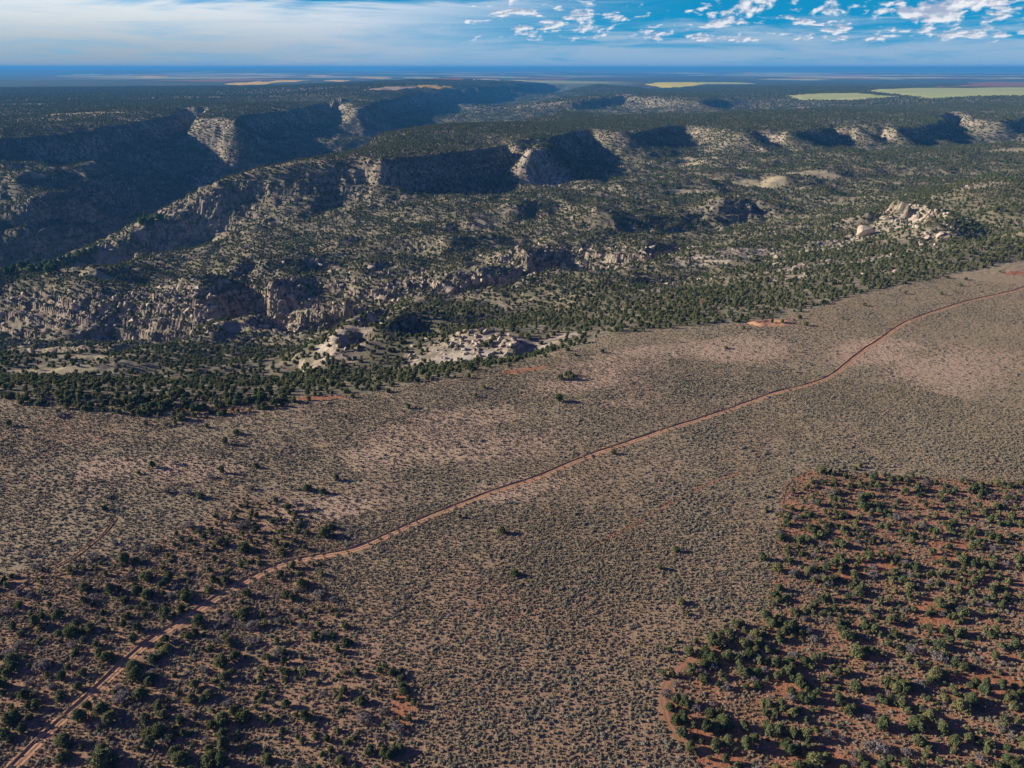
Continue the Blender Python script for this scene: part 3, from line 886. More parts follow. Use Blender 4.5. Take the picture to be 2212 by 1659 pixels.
def smooth_path(pts, step=2.0, z=0.0):
    w = np.array([hit(*p)[:2] for p in pts])
    for _ in range(3):                                    # corner cutting
        q = np.empty((2 * len(w) - 2, 2)); q[0::2] = w[:-1] * .75 + w[1:] * .25; q[1::2] = w[:-1] * .25 + w[1:] * .75
        w = np.concatenate([w[:1], q, w[-1:]])
    d = np.concatenate([[0], np.cumsum(np.linalg.norm(np.diff(w, axis=0), axis=1))])
    s = np.arange(0, d[-1], step)
    return np.stack([np.interp(s, d, w[:, 0]), np.interp(s, d, w[:, 1])], 1)

def ribbon(name, path, prof, m, label, wander=.3, seed=1, ruts=(), verge=()):
    """prof: (across, height) pairs, laid over the ground"""
    tn = np.gradient(path, axis=0); tn /= np.linalg.norm(tn, axis=1)[:, None]
    nr = np.stack([-tn[:, 1], tn[:, 0]], 1)
    s = np.arange(len(path))
    V, rut, vg = [], [], []
    for k, (a, h) in enumerate(prof):
        off = a + wander * fbm(s * 1.0, s * 0 + k * 3.3, 9, 3, seed + k)
        p = path + nr * off[:, None]
        g = np.maximum(height(p[:, 0], p[:, 1]), 0 * s + height(p[:, 0], p[:, 1]))
        hh = h * (1 + .5 * fbm(s * 1.0, s * 0 + k, 5, 2, seed + 50 + k)) if h > .15 else h
        V.append(np.stack([p[:, 0], p[:, 1], g + hh], 1))
        rut.append(np.full(len(s), 1.0 if k in ruts else 0.0)); vg.append(np.full(len(s), 1.0 if k in verge else 0.0))
    n, w = len(path), len(prof)
    V = np.stack(V, 1).reshape(-1, 3)
    f = [(i * w + k, i * w + k + 1, (i + 1) * w + k + 1, (i + 1) * w + k) for i in range(n - 1) for k in range(w - 1)]
    f = [q[::-1] for q in f]
    me = mesh_of(name, V, f, m)
    a = me.attributes.new('rut', 'FLOAT', 'POINT'); a.data.foreach_set('value', np.stack(rut, 1).ravel().astype(np.float32))
    a = me.attributes.new('verge', 'FLOAT', 'POINT'); a.data.foreach_set('value', np.stack(vg, 1).ravel().astype(np.float32))
    o = obj(name, me)
    return tag(o, label, kind='structure')

TRACK = [(-60, 1740), (40, 1650), (110, 1578), (200, 1500), (270, 1432), (330, 1380), (390, 1348), (440, 1310), (500, 1274), (545, 1250), (590, 1226), (640, 1212), (690, 1203), (740, 1195),
         (790, 1180), (850, 1151), (940, 1112), (1000, 1088), (1060, 1064), (1150, 1038), (1220, 1006), (1300, 975), (1370, 952), (1440, 928), (1540, 898), (1620, 869), (1690, 845),
         (1755, 830), (1800, 812), (1835, 782), (1865, 757), (1900, 735), (1935, 710), (1960, 694), (2020, 674), (2100, 648), (2160, 636), (2200, 627), (2230, 615), (2300, 600)]
track_path = smooth_path(TRACK, 1.6)
ribbon('dirt_track', track_path,
       [(-1.35, .0), (-1.1, .04), (-.95, .05), (-.75, .02), (-.45, .03), (-.15, .08), (.12, .08), (.42, .03), (.68, .02), (.85, .06), (1.05, .30), (1.3, .34), (1.7, .0)],
       M_TRACK, 'red earth track of two wheel ruts crossing the sagebrush plain', .42, 5, (3, 4, 7, 8), (0, 1, 5, 6, 10, 11, 12))
def near_track(x, y, path=track_path, w=2.6):
    out = np.zeros(len(x), bool)
    q = path[::2]
    for i in range(0, len(x), 4000):
        d = ((x[i:i + 4000, None] - q[:, 0]) ** 2 + (y[i:i + 4000, None] - q[:, 1]) ** 2).min(1)
        out[i:i + 4000] = d < w * w
    return out
flat_prof = [(-1.1, .0), (-.6, .05), (0, .03), (.6, .05), (1.1, .0)]
side = [([(1270, 1185), (1330, 1155), (1400, 1115), (1450, 1088), (1500, 1060), (1545, 1040), (1600, 1020)], 'faint red foot trail through dense sagebrush'),
        ([(1537, 1378), (1530, 1400), (1505, 1422), (1470, 1440), (1442, 1470), (1430, 1510), (1440, 1560), (1468, 1598), (1520, 1625), (1560, 1640)], 'bare red edge path skirting the juniper stand'),
        ([(1700, 1040), (1690, 1075), (1687, 1110), (1690, 1150), (1680, 1230), (1668, 1290), (1655, 1335), (1640, 1352)], 'faint bare strip along the upper edge of the juniper stand')]
M_EDGE = M_TRACK.copy(); M_EDGE.name = 'red_path_earth'
for _n in M_EDGE.node_tree.nodes:
    if _n.type == 'MIX' and abs(_n.inputs[6].default_value[0] - .40) < 1e-4:
        _n.inputs[6].default_value = (.26, .11, .06, 1); _n.inputs[7].default_value = (.33, .165, .10, 1)
    elif _n.type == 'MIX' and abs(_n.inputs[7].default_value[0] - .43) < 1e-4:
        _n.inputs[7].default_value = (.36, .18, .11, 1)
side_paths = []
for pts, lab in side:
    pp = smooth_path(pts, 1.2)
    side_paths.append(pp)
    wd = .8 if 'foot' in lab else (.55 if 'faint' in lab else 1.0)
    ribbon('trail', pp, [(a * wd, h) for a, h in flat_prof], M_EDGE, lab, .7, 15, (2,), (0, 1, 3, 4))
# the narrow wash
WASH = smooth_path([(-40, 1292), (0, 1283), (60, 1266), (100, 1235), (140, 1216), (185, 1185), (230, 1150), (250, 1120)], 1.0)
ribbon('dry_wash', WASH, [(-.8, 0), (-.55, .16), (-.3, .04), (.0, .03), (.3, .03), (.55, .16), (.9, .0)], M_WASH, 'narrow dry wash cut into the plain', .5, 33, (), (1, 5))
# dugout pond: ring bank round a flat pan
pc = hit(1665, 699)
V, f = [], []
NP = 40
prof = [(0, .06), (3.0, .06), (3.8, .3), (4.6, 1.0), (5.6, .6), (7.2, -.05)]
for k, (r_, h_) in enumerate(prof):
    for i in range(NP):
        a = 2 * math.pi * i / NP
        q = r_ * (1 + .12 * math.sin(2 * a + 1) + .08 * math.sin(5 * a)) 
        x, y = pc[0] + math.cos(a) * q * 1.5, pc[1] + math.sin(a) * q * .95
        V.append((x, y, float(height(x, y)) + h_ * (1 if k < 3 or math.sin(a - .4) > -.6 else .35)))
f = [(k * NP + i, (k + 1) * NP + i, (k + 1) * NP + (i + 1) % NP, k * NP + (i + 1) % NP) for k in range(len(prof) - 1) for i in range(NP)]
me = mesh_of('stock_pond', V, [q[::-1] for q in f], M_TRACK, True)
for nm in ('rut', 'verge'):
    a = me.attributes.new(nm, 'FLOAT', 'POINT')
    a.data.foreach_set('value', np.array([1.0 if (nm == 'rut' and k < 2) else 0.0 for k in range(len(prof)) for i in range(NP)], np.float32))
tag(obj('stock_pond', me), 'dry red earth stock pond with a low bank', kind='structure')

# ------------------------------------------------------------------ fields far out on the mesas
def crop_material(name, a, c):
    m, t, b = mat(name, 1.0, .05)
    p = t.n('ShaderNodeTexCoord').outputs['Object']
    n = t.noise(t.mapping(p, (1 / 260, 1 / 120, 0)), 1.0, 6, .68)
    t.set(b.inputs['Base Color'], t.mix(t.ramp(n, .3, .7), a, c))
    return m
M_WHEAT = crop_material('ripe_wheat', (.58, .34, .05), (.68, .43, .09))
M_STUB = crop_material('stubble', (.38, .28, .17), (.46, .35, .22))
M_HAY = crop_material('pale_hay', (.30, .34, .12), (.40, .41, .18))
M_YELL = crop_material('yellow_crop', (.50, .42, .05), (.60, .50, .09))
M_PLOUGH = crop_material('ploughed_red', (.20, .085, .05), (.27, .125, .075))
def field(name, m, pts, label):
    w = [hit(*p) for p in pts]
    w = np.array(w)
    n = len(w)
    c = w.mean(0)
    rings = 14
    V = [(c[0], c[1], float(height(c[0], c[1])) + 2.5)]
    m_ = 12
    dense = [w[i] + (w[(i + 1) % n] - w[i]) * j / m_ for i in range(n) for j in range(m_)]
    nd = len(dense)
    _j = [1 + .16 * float(perlin(np.array([i * .41]), np.array([c[0] * .01]), 71)[0]) + .08 * float(perlin(np.array([i * 1.7]), np.array([c[1] * .01]), 72)[0]) for i in range(nd)]
    dense = [c + (q - c) * k_ for q, k_ in zip(dense, _j)]
    for k in range(1, rings + 1):
        for q in dense:
            x, y = c[0] + (q[0] - c[0]) * k / rings, c[1] + (q[1] - c[1]) * k / rings
            V.append((x, y, float(height(x, y)) + (3.0 if k < rings else .2)))
    f = [(0, 1 + i, 1 + (i + 1) % nd) for i in range(nd)]
    for k in range(rings - 1):
        f += [(1 + k * nd + i, 1 + (k + 1) * nd + i, 1 + (k + 1) * nd + (i + 1) % nd, 1 + k * nd + (i + 1) % nd) for i in range(nd)]
    o = obj(name, mesh_of(name, V, f, m, True))
    return tag(o, label, kind='structure')
FIELDS = [('wheat_field', M_WHEAT, [(487, 181), (520, 184), (575, 182), (600, 178), (560, 176)], 'golden wheat field on the distant mesa'),
          ('wheat_field', M_WHEAT, [(575, 178), (640, 177), (668, 173), (600, 174)], 'thin strip of ripe wheat behind the golden field'),
          ('stubble_field', M_STUB, [(785, 195), (850, 197), (905, 190), (900, 186), (830, 189)], 'buff stubble field beside the canyon'),
          ('wheat_field', M_WHEAT, [(895, 190), (945, 194), (980, 191), (975, 186), (920, 184)], 'pale gold wheat field at the canyon rim'),
          ('hay_field', M_HAY, [(118, 165), (215, 162.5), (222, 159.8), (160, 160.5)], 'thin yellow green field near the skyline'),
          ('wheat_field', M_WHEAT, [(285, 169), (335, 168.6), (365, 166), (315, 164.2)], 'small orange wheat field far on the plain'),
          ('yellow_field', M_YELL, [(1395, 183), (1425, 189.5), (1470, 189), (1520, 182), (1495, 178), (1440, 178.5)], 'bright yellow crop field above the canyon'),
          ('hay_field', M_HAY, [(1520, 181.5), (1640, 182), (1570, 178), (1505, 178)], 'long thin hay field behind the yellow crop'),
          ('hay_field', M_HAY, [(1700, 208), (1725, 216), (1850, 216), (1940, 210), (1855, 202), (1760, 203)], 'pale green hay field ringed by woods'),
          ('hay_field', M_HAY, [(1872, 197.5), (1950, 206), (2010, 214), (2140, 208), (2320, 206), (2320, 190), (1905, 192)], 'broad pale green hay field reaching out of view'),
          ('ploughed_field', M_PLOUGH, [(2000, 189), (2320, 188), (2320, 176), (2090, 178), (2130, 184)], 'dark red ploughed land behind the broad hay field'),
          ('ploughed_field', M_PLOUGH, [(330, 174), (470, 177), (640, 171.5), (520, 171)], 'dark red ploughed land beyond the golden wheat')]
strip_m = [M_WHEAT, M_HAY, M_PLOUGH, M_STUB]
for k, (x0, x1, y) in enumerate([(765, 850, 168.5), (870, 950, 168), (900, 1010, 172), (1020, 1100, 173), (700, 760, 174.5), (1055, 1150, 166.5), (1110, 1240, 169), (960, 1090, 165.5), (660, 720, 164), (1640, 1780, 172), (1800, 1900, 170), (560, 640, 163)]):
    FIELDS.append((('wheat_field', 'hay_field', 'ploughed_field', 'stubble_field')[k % 4], strip_m[k % 4], [(x0, y), (x1 - 20, y + 2.0), (x1, y), (x0 + 25, y - 1.5)], 'narrow far field strip on the farmed plain'))
for fd in FIELDS:
    field(*fd)
FIELD_POLYS = [[tuple(hit(*p)[:2]) for p in fd[2]] for fd in FIELDS]

# ------------------------------------------------------------------ trees one can pick out
def c1(l): return [(a / 2.304 * .864, (900 + b / 2.304) * .864) for a, b in l]
def c2(l): return [((800 + a / 2.304) * .864, (900 + b / 2.304) * .864) for a, b in l]
def c3(l): return [((1600 + a / 2.304) * .864, (1200 + b / 2.304) * .864) for a, b in l]
def c4(l): return [(a / 3.456 * .864, (1440 + b / 3.456) * .864) for a, b in l]
lone = c2([(1375, 242), (945, 165), (895, 212), (805, 910), (1050, 1000), (1690, 542), (95, 695), (20, 772), (1120, 1243), (1955, 1205), (2080, 1405), (1440, 92), (1415, 97), (1385, 112), (1455, 114), (2050, 1105)])
green = c1([(1770, 755), (1155, 795), (1240, 910), (1660, 870), (1170, 1025), (1475, 995), (1590, 1065), (1410, 1100), (1445, 1115), (1260, 1070), (720, 1170), (790, 1170), (1240, 1165), (1230, 1285), (1300, 1295), (980, 1270),
            (840, 1270), (610, 1245), (930, 1315), (640, 1345), (800, 1345), (850, 1375), (490, 1330), (1080, 1390), (1210, 1340), (1650, 1360), (1340, 1350), (1425, 1365), (1560, 1235), (1440, 1245), (1815, 1165), (1740, 1315), (1690, 1200),
            (1870, 1020), (1475, 620), (605, 868), (880, 622), (1280, 655), (1300, 490), (800, 660), (60, 385), (460, 275), (760, 275), (840, 375), (1010, 370), (1080, 290), (1190, 390)])
green += c4([(1265, 30), (1440, 85), (960, 155), (1190, 165), (1270, 195), (1610, 225), (1660, 270), (1570, 315), (1430, 365), (1720, 425), (1100, 370), (780, 475), (1070, 445), (1190, 475), (510, 515), (620, 520), (1230, 550), (1160, 580), (1690, 520),
             (1450, 655), (1190, 695), (1320, 745), (930, 745), (720, 855), (540, 895), (680, 980), (1150, 805), (1180, 895), (1010, 890), (1300, 925), (940, 995), (220, 1060), (250, 1150), (320, 1150), (760, 1150), (880, 1185), (950, 1270), (690, 1255),
             (1220, 1055), (1370, 1145), (1260, 1265), (1410, 1225), (1690, 965), (1950, 895), (1920, 765), (2030, 725), (1985, 605), (2110, 345), (1370, 1375), (1300, 1490), (560, 1455), (540, 1600), (890, 1620), (1510, 1545), (1560, 1620), (1810, 1515),
             (1940, 1495), (1830, 1625), (1920, 1640), (2110, 1255), (1930, 1275), (2020, 1195), (460, 1370), (200, 1355), (90, 1270), (140, 1265), (30, 970), (110, 825), (110, 755), (30, 1400), (230, 1610), (310, 430), (510, 370)])
stand_seed = c3([(415, 945), (470, 960), (525, 935), (600, 960), (690, 950), (800, 930), (760, 845), (720, 805), (280, 1010), (340, 1020), (415, 1050), (505, 1035), (185, 1135), (590, 1125), (780, 1070), (865, 865), (205, 1285), (245, 1390), (240, 1480), (380, 1450),
                 (430, 1440), (480, 1420), (610, 1550), (655, 1510), (600, 1440), (720, 1360), (740, 1310), (790, 525), (800, 640), (980, 535), (1120, 505), (980, 295), (880, 75), (1165, 890), (1190, 920), (1350, 880), (1260, 1020), (1430, 960), (1150, 1300), (1240, 1210),
                 (1400, 1430), (1600, 1440), (1840, 1330), (2150, 1330), (2040, 1030), (1810, 1070), (1700, 1140), (1720, 730), (1260, 660), (880, 1480), (950, 1490), (1010, 1640), (840, 1550), (1600, 1530), (1740, 1460), (1890, 1500), (1980, 1240), (2080, 740), (1900, 560), (1700, 220)])
grey_px = c1([(1010, 602), (1215, 682), (1050, 722), (960, 765), (1080, 772), (1340, 873), (850, 1103), (1190, 1098), (1090, 968), (1415, 958), (1680, 748), (1450, 748), (210, 1205), (170, 1130), (120, 1355), (1970, 1445), (1840, 1365), (740, 1263), (660, 1063), (280, 1053),
              (540, 1150), (430, 1160), (620, 800), (560, 700), (900, 300), (960, 380), (1130, 380), (480, 250), (350, 330)])
grey_px += c4([(365, 800), (1060, 1080), (1630, 1215), (170, 620), (450, 985), (170, 155), (1300, 260), (745, 295), (60, 325), (870, 1295), (1790, 1445), (2180, 595), (2190, 455), (1310, 865), (820, 208), (1420, 570), (1960, 410)])
grey_px += c3([(1110, 85), (1280, 100), (890, 235), (800, 330), (790, 400), (1300, 290), (1480, 230), (1000, 450), (880, 555), (1010, 580), (1100, 575), (1320, 770), (960, 880), (1000, 930), (670, 1055), (345, 1100), (150, 1250), (660, 1170), (1560, 990), (1720, 1040), (1640, 1350), (1480, 1290),
               (1080, 1480), (1380, 1560), (1310, 1550), (1960, 1330), (880, 1030), (640, 940), (320, 1330), (1840, 760), (940, 815), (500, 1210)])

placed = []                                               # x, y, radius, kind
def far_enough(x, y, d):
    return all((x - q[0]) ** 2 + (y - q[1]) ** 2 > (d + q[2]) ** 2 * .5 for q in placed)
trees = []                                                # x, y, scale, variant, where
def add_tree(p, s, where, var=None):
    x, y = p[0], p[1]
    if near_track(np.array([x]), np.array([y]), w=2.7)[0]:
        return
    var = int(rng.integers(0, 8)) if var is None else var
    trees.append((x, y, s, var, where)); placed.append((x, y, 1.1 * s))
for i, p in enumerate(lone):
    add_tree(hit(*p), 1.5 if i == 0 else rng.uniform(.6, .95), 'lone%d' % i, 5 if i == 0 else None)
for p in green:
    q = hit(*p); add_tree(q, rng.uniform(.75, 1.15), 'west', None)
for p in stand_seed:
    q = hit(*p); add_tree(q, rng.uniform(.8, 1.1), 'stand', None)
def fill(poly, n, dmin, where, slo, shi, tries=30):
    xs = [p[0] for p in poly]; ys = [p[1] for p in poly]
    got = 0
    for _ in range(n * tries):
        x, y = rng.uniform(min(xs), max(xs)), rng.uniform(max(min(ys), 85), max(ys))
        if got >= n:
            break
        if not in_view(np.array(x), np.array(y)) or not in_poly(x, y, poly):
            continue
        if where != 'west' and perlin(x / 13, y / 13, 8) < -.42:              # open glades
            continue
        s = rng.uniform(slo, shi)
        if far_enough(x, y, dmin * s) and not near_track(np.array([x]), np.array([y]), w=3.4)[0]:
            add_tree((x, y), s, where); got += 1
    return got
n_s = fill(STAND, 1250, .72, 'stand', .4, .86, 14)
n_w = fill(WEST, 760, 1.0, 'west', .34, .74, 14)
n_f = fill(NWFRINGE, 260, .9, 'fringe', .7, 1.2)
k = 0
while k < 34:
    i_ = int(rng.integers(0, len(STAND))); j_ = (i_ + 1) % len(STAND); q_ = rng.uniform()
    x = STAND[i_][0] + (STAND[j_][0] - STAND[i_][0]) * q_ + rng.normal(0, 6); y = STAND[i_][1] + (STAND[j_][1] - STAND[i_][1]) * q_ + rng.normal(0, 6)
    k += 1
    if y > 85 and not in_poly(x, y, STAND) and far_enough(x, y, .6):
        add_tree((x, y), rng.uniform(.3, .75), 'out')
greys = []
for p in grey_px:
    q = hit(*p)
    if not near_track(np.array([q[0]]), np.array([q[1]]), w=3.0)[0]:
        greys.append((q[0], q[1], rng.uniform(.9, 1.35), int(rng.integers(0, 3))))
for poly, n in ((STAND, 140), (WEST, 110)):
    xs = [p[0] for p in poly]; ys = [p[1] for p in poly]
    k = 0
    while k < n:
        x, y = rng.uniform(min(xs), max(xs)), rng.uniform(85, max(ys))
        if in_view(np.array(x), np.array(y)) and in_poly(x, y, poly) and far_enough(x, y, .5) and not near_track(np.array([x]), np.array([y]), w=4)[0]:
            greys.append((x, y, rng.uniform(.6, 1.1), int(rng.integers(0, 3)))); placed.append((x, y, .8)); k += 1

def shows(x, y, s):
    return s / math.sqrt(x * x + y * y + CAM_H ** 2)
def visible(x, y):
    """falls inside the picture"""
    d = y * CP + CAM_H * SP
    u = x / d * F; v = (CAM_H * CP - y * SP) / d * F
    return abs(u) < 1106 + 25 and -829 < v < 829 + 30
trees.sort(key=lambda q: -shows(q[0], q[1], q[2]) - (10 if q[4].startswith('lone') else 0))
vis = [q for q in trees if visible(q[0], q[1])]
singles, rest = vis[:300], vis[300:]

LONE_LABELS = ['largest lone juniper on the open plain below the boulder knoll', 'small juniper on the open plain behind the boulder knoll, by the wood edge', 'small juniper next to the bare pink patch by the wood edge',
               'small lone juniper just below the track on open sagebrush', 'low dark bush alone in the sagebrush below the track bend', 'lone bush close beside the track where it crosses open sagebrush',
               'rounded juniper at the sparse edge of the open tan grass', 'juniper at the lower sparse edge of the open tan grass', 'small bush alone in the middle of the dense sagebrush', 'small green bush in sagebrush beside the trail through it',
               'small pair-topped juniper in sagebrush short of the dense stand', 'tiny juniper of the cluster on tan grass, farthest one', 'tiny juniper of the cluster on tan grass, second one', 'tiny juniper of the cluster on tan grass, by the wood',
               'tiny juniper of the cluster on tan grass, nearest the pond', 'small bush by the upper corner of the dense stand']
NAMED = []
def tree_label(q):
    x, y, s, var, where = q
    nb = sum(1 for o in trees if o is not q and (o[0] - x) ** 2 + (o[1] - y) ** 2 < (1.15 * (s + o[2])) ** 2)
    gn = any((g[0] - x) ** 2 + (g[1] - y) ** 2 < 6.5 for g in greys)
    comp = ('standing apart', 'touching a neighbour', 'in a clump')[min(nb, 2)] + (' beside a grey shrub' if gn else '')
    if where.startswith('lone'):
        return LONE_LABELS[int(where[4:])], None
    look = ('olive green rounded juniper', 'olive green tall-crowned juniper', 'broad olive green juniper', 'low olive green juniper', 'large many-lobed olive juniper',
            'dark green upright pinyon', 'dark green full pinyon', 'slim dark green pinyon')[var]
    size = 'small ' if s < .8 else ('big ' if s > 1.12 else '')
    if look.startswith(('large', 'broad', 'low', 'slim')):
        size = ''
    if where == 'stand':
        edge = near_track(np.array([x]), np.array([y]), side_paths[1], 6)[0]
        pl = comp + (' by the bare red edge path' if edge else ' in the dense stand')
        gr = 'trees of the dense stand'
    elif where == 'out':
        pl = comp + ' in sagebrush just outside the dense stand'
        gr = 'stragglers round the dense stand'
    elif where == 'west':
        edge = near_track(np.array([x]), np.array([y]), track_path, 8)[0]
        pl = comp + (' close by the dirt track' if edge else ' on brown grass')
        gr = 'trees scattered around the dirt track'
    else:
        pl = comp + ' on the ragged wood edge'
        gr = 'trees along the wood edge'
    if len((size + look + ' ' + pl).split()) > 13:
        pl = pl.replace('touching a neighbour ', '').replace('in a clump ', '').replace('standing apart ', '')
    return (size + look + ' ' + pl), gr

def make_tree(x, y, s, var, label, group):
    e = obj('juniper_tree' if var < 5 else 'pinyon_tree', None, None, (x, y, float(height(x, y))))
    e.rotation_euler.z = rng.uniform(0, 6.28)
    e.scale = (s * rng.uniform(.9, 1.1), s * rng.uniform(.9, 1.1), s * rng.uniform(.85, 1.1))
    e.empty_display_size = .3
    tag(e, label, 'tree', group)
    obj('trunk', TRUNKS[var % 3], e)
    obj('crown', CROWNS[var], e)
    return e
for q in singles:
    lab, gr = tree_label(q)
    NAMED.append(make_tree(q[0], q[1], q[2], q[3], lab, gr))
# grey shrubs
for i, (x, y, s, k) in enumerate(greys):
    if not visible(x, y):
        continue
    e = obj('grey_shrub', None, None, (x, y, float(height(x, y))))
    e.rotation_euler.z = rng.uniform(0, 6.28); e.scale = (s, s, s)
    inst = bool(in_poly(x, y, STAND))
    NAMED.append(e)
    gsz = 'small ' if s < .8 else ('big ' if s > 1.1 else '')
    gt = any((o[0] - x) ** 2 + (o[1] - y) ** 2 < (1.2 * o[2] + s) ** 2 for o in trees)
    lab = gsz + ('rounded', 'wide', 'upright')[k] + ' silver grey shrub ' + ('against a green tree ' if gt else 'on its own ') + ('in the dense stand' if inst else 'on the brown grass')
    tag(e, lab, 'shrub', 'grey shrubs in the dense stand' if inst else 'grey shrubs on the plain')
    obj('twigs', TWIGS[k], e)

# cottonwoods along the river bed
def cw_mesh(seed):
    return crown_mesh('crown', seed, M_COTTON, 4.2, 8.5, 10, 60, .75, True)
CWC = [cw_mesh(500), cw_mesh(501)]
CWT = trunk_mesh('trunk', 510, 4.5, r0=.4)
cw_px = [(48, 583), (62, 580), (78, 577), (90, 585), (100, 574), (112, 580), (120, 570), (132, 565), (145, 572), (150, 560), (160, 566), (172, 558), (185, 553), (196, 549), (206, 545), (84, 568), (118, 588), (104, 592), (70, 590), (30, 588), (15, 592), (138, 578),
         (303, 478), (312, 482), (320, 478), (330, 481), (340, 477), (350, 479), (325, 486), (315, 470), (298, 470), (307, 488)]
for i, p in enumerate(cw_px):
    x, y, z = hit(*p)
    e = obj('cottonwood_tree', None, None, (x, y, z)); s = rng.uniform(.7, 1.25)
    e.scale = (s, s, s); e.rotation_euler.z = rng.uniform(0, 6)
    up = i >= 22
    NAMED.append(e)
    tag(e, ('tall ' if s > 1.05 else 'small ' if s < .85 else '') + 'bright green cottonwood on the canyon floor ' + ('at the upstream bend below the spur' if up else 'at the foot of the shaded canyon wall'), 'tree', 'cottonwoods upstream' if up else 'cottonwoods on the canyon floor')
    obj('trunk', CWT, e); obj('crown', CWC[i % 2], e)

# ------------------------------------------------------------------ woods on mesas and slopes
FIELD_BB = [(min(p[0] for p in q), max(p[0] for p in q), min(p[1] for p in q), max(p[1] for p in q)) for q in FIELD_POLYS]
WX, WY, WS = [], [], []
for r0, r1, cell, base, sc in ((230, 1000, 3.5, .72, .92), (1000, 2000, 4.3, .74, 1.1), (2000, 3400, 7.0, .88, 1.6), (3400, 6500, 13, .9, 2.6)):
    x, y = jitter(-r1 * .85, r1 * .85, 60, r1, cell)
    r = np.hypot(x, y)
    k = (r >= r0) & (r < r1) & in_view(x, y)
    x, y, r = x[k], y[k], r[k]
    k = ~in_poly(x, y, PLAIN); x, y, r = x[k], y[k], r[k]
    dens = np.full(len(x), base)
    rock = sample(A_rock, x, y); cl = sample(A_clear, x, y); sl = sample(S1, x, y); zz = height(x, y)
    n = fbm(x, y, 70, 3, 201) + .5 * fbm(x, y, 22, 2, 202)
    top = zz > -25 - 10 * (r > 1500)
    dens *= np.where(top, .72 + .5 * sstep(n, -.5, .3), .62 + .72 * sstep(n, -.35, .4))
    dens *= (1 - .55 * sample(A_pale, x, y)) * (1 - .35 * rock) * (1 - .93 * cl) * np.minimum(np.sqrt(1 + sl * sl), 1.9)
    # the wood edge next to the plain thickens quickly
    k = rng.uniform(size=len(x)) < dens
    for q, bb in zip(FIELD_POLYS, FIELD_BB):
        near = k & (x > bb[0]) & (x < bb[1]) & (y > bb[2]) & (y < bb[3])
        if near.any():
            ii = np.where(near)[0]; k[ii[in_poly(x[ii], y[ii], q)]] = False
    WX.append(x[k]); WY.append(y[k]); WS.append(np.full(k.sum(), sc))
# stray trees on the plain's rim
x, y = jitter(-330, 420, 200, 480, 6)
k = in_poly(x, y, PLAIN) & in_view(x, y)
x, y = x[k], y[k]
ew = edge_w[:, :2]
de = np.sqrt(((x[:, None] - ew[:, 0]) ** 2 + (y[:, None] - ew[:, 1]) ** 2).min(1))
k = rng.uniform(size=len(x)) < np.where(x < -20, .35, .34) * np.exp(-de / np.where(x < -20, 15, 11))
k &= ~near_track(x, y)
WX.append(x[k]); WY.append(y[k]); WS.append(np.full(k.sum(), .85))
if rest:
    WX.append(np.array([q[0] for q in rest])); WY.append(np.array([q[1] for q in rest])); WS.append(np.array([q[2] for q in rest]))
WX, WY, WS = map(np.concatenate, (WX, WY, WS))
nW = len(WX)
sc = WS * rng.uniform(.55, 1.2, nW)
S3 = np.stack([sc * rng.uniform(.85, 1.15, nW), sc * rng.uniform(.85, 1.15, nW), sc * rng.uniform(.8, 1.15, nW) * np.where(WS > 1.5, .72, 1)], 1)
R3 = np.stack([np.zeros(nW), np.zeros(nW), rng.uniform(0, 6.28, nW)], 1)
def geo(me): 
    v = np.array([q.co[:] for q in me.vertices]); f = [tuple(p.vertices) for p in me.polygons]
    return v, f
cr = [crown_mesh('woodland_crown', 600 + i, (M_OLIVE if i < 3 else M_DARK), w, h, l, 26, .36, i > 2) for i, (w, h, l) in enumerate([(1.5, 2.4, 6), (1.4, 2.7, 5), (1.8, 2.3, 7), (1.2, 3.1, 6), (1.5, 2.6, 6)])]
protos = [(*geo(c), c.materials[0]) for c in cr]
scatter('juniper_woodland', 'dense dark juniper and pinyon woodland covering the slopes and mesa tops', protos,
        np.stack([WX, WY, height(WX, WY) - .1], 1), S3, R3, rng.integers(0, 5, nW))

# ------------------------------------------------------------------ sagebrush and dry grass on the plain
def plain_points(cell, r0, r1):
    x, y = jitter(-r1 * .9, r1 * .9, 60, r1, cell)
    r = np.hypot(x, y)
    k = (r >= r0) & (r < r1) & in_view(x, y) & in_poly(x, y, PLAIN)
    x, y = x[k], y[k]
    v = np.abs((CAM_H * CP - y * SP) / (y * CP + CAM_H * SP) * F) < 1080
    return x[v], y[v]
SX, SY = [], []
for cell, r0, r1, p in ((.92, 70, 200, .8), (1.05, 200, 330, .8), (1.4, 330, 540, .85)):
    x, y = plain_points(cell, r0, r1)
    pale = sample(A_pale, x, y); red = sample(redm, x, y)
    n = fbm(x, y, 34, 3, 301) + .75 * fbm(x, y, 6, 2, 302)
    d = p * (.40 + .80 * sstep(n, -.35, .4)) * (1 - .65 * pale) * (1 - .8 * sstep(red, .3, .7))
    d *= np.where(in_poly(x, y, STAND), .75, 1) * np.where(in_poly(x, y, WEST), .85, 1)
    k = rng.uniform(size=len(x)) < d
    x, y = x[k], y[k]
    k = ~near_track(x, y, w=1.5)
    for pp, wv in ((side_paths[0], .9), (side_paths[1], 1.5), (WASH, 1.3)):
        k &= ~near_track(x, y, pp, wv)
    SX.append(x[k]); SY.append(y[k])
SX, SY = np.concatenate(SX), np.concatenate(SY)
nS = len(SX)
sg = [(*sage_mesh('s', 700 + i, None, w, h), M_SAGE) for i, (w, h) in enumerate([(.5, .42), (.6, .40), (.42, .45)])]
ss = .44 + .85 * rng.beta(1.5, 3.2, nS) * 1.25
ss *= np.where(fbm(SX, SY, 30, 2, 333) > .15, 1.15, .92)
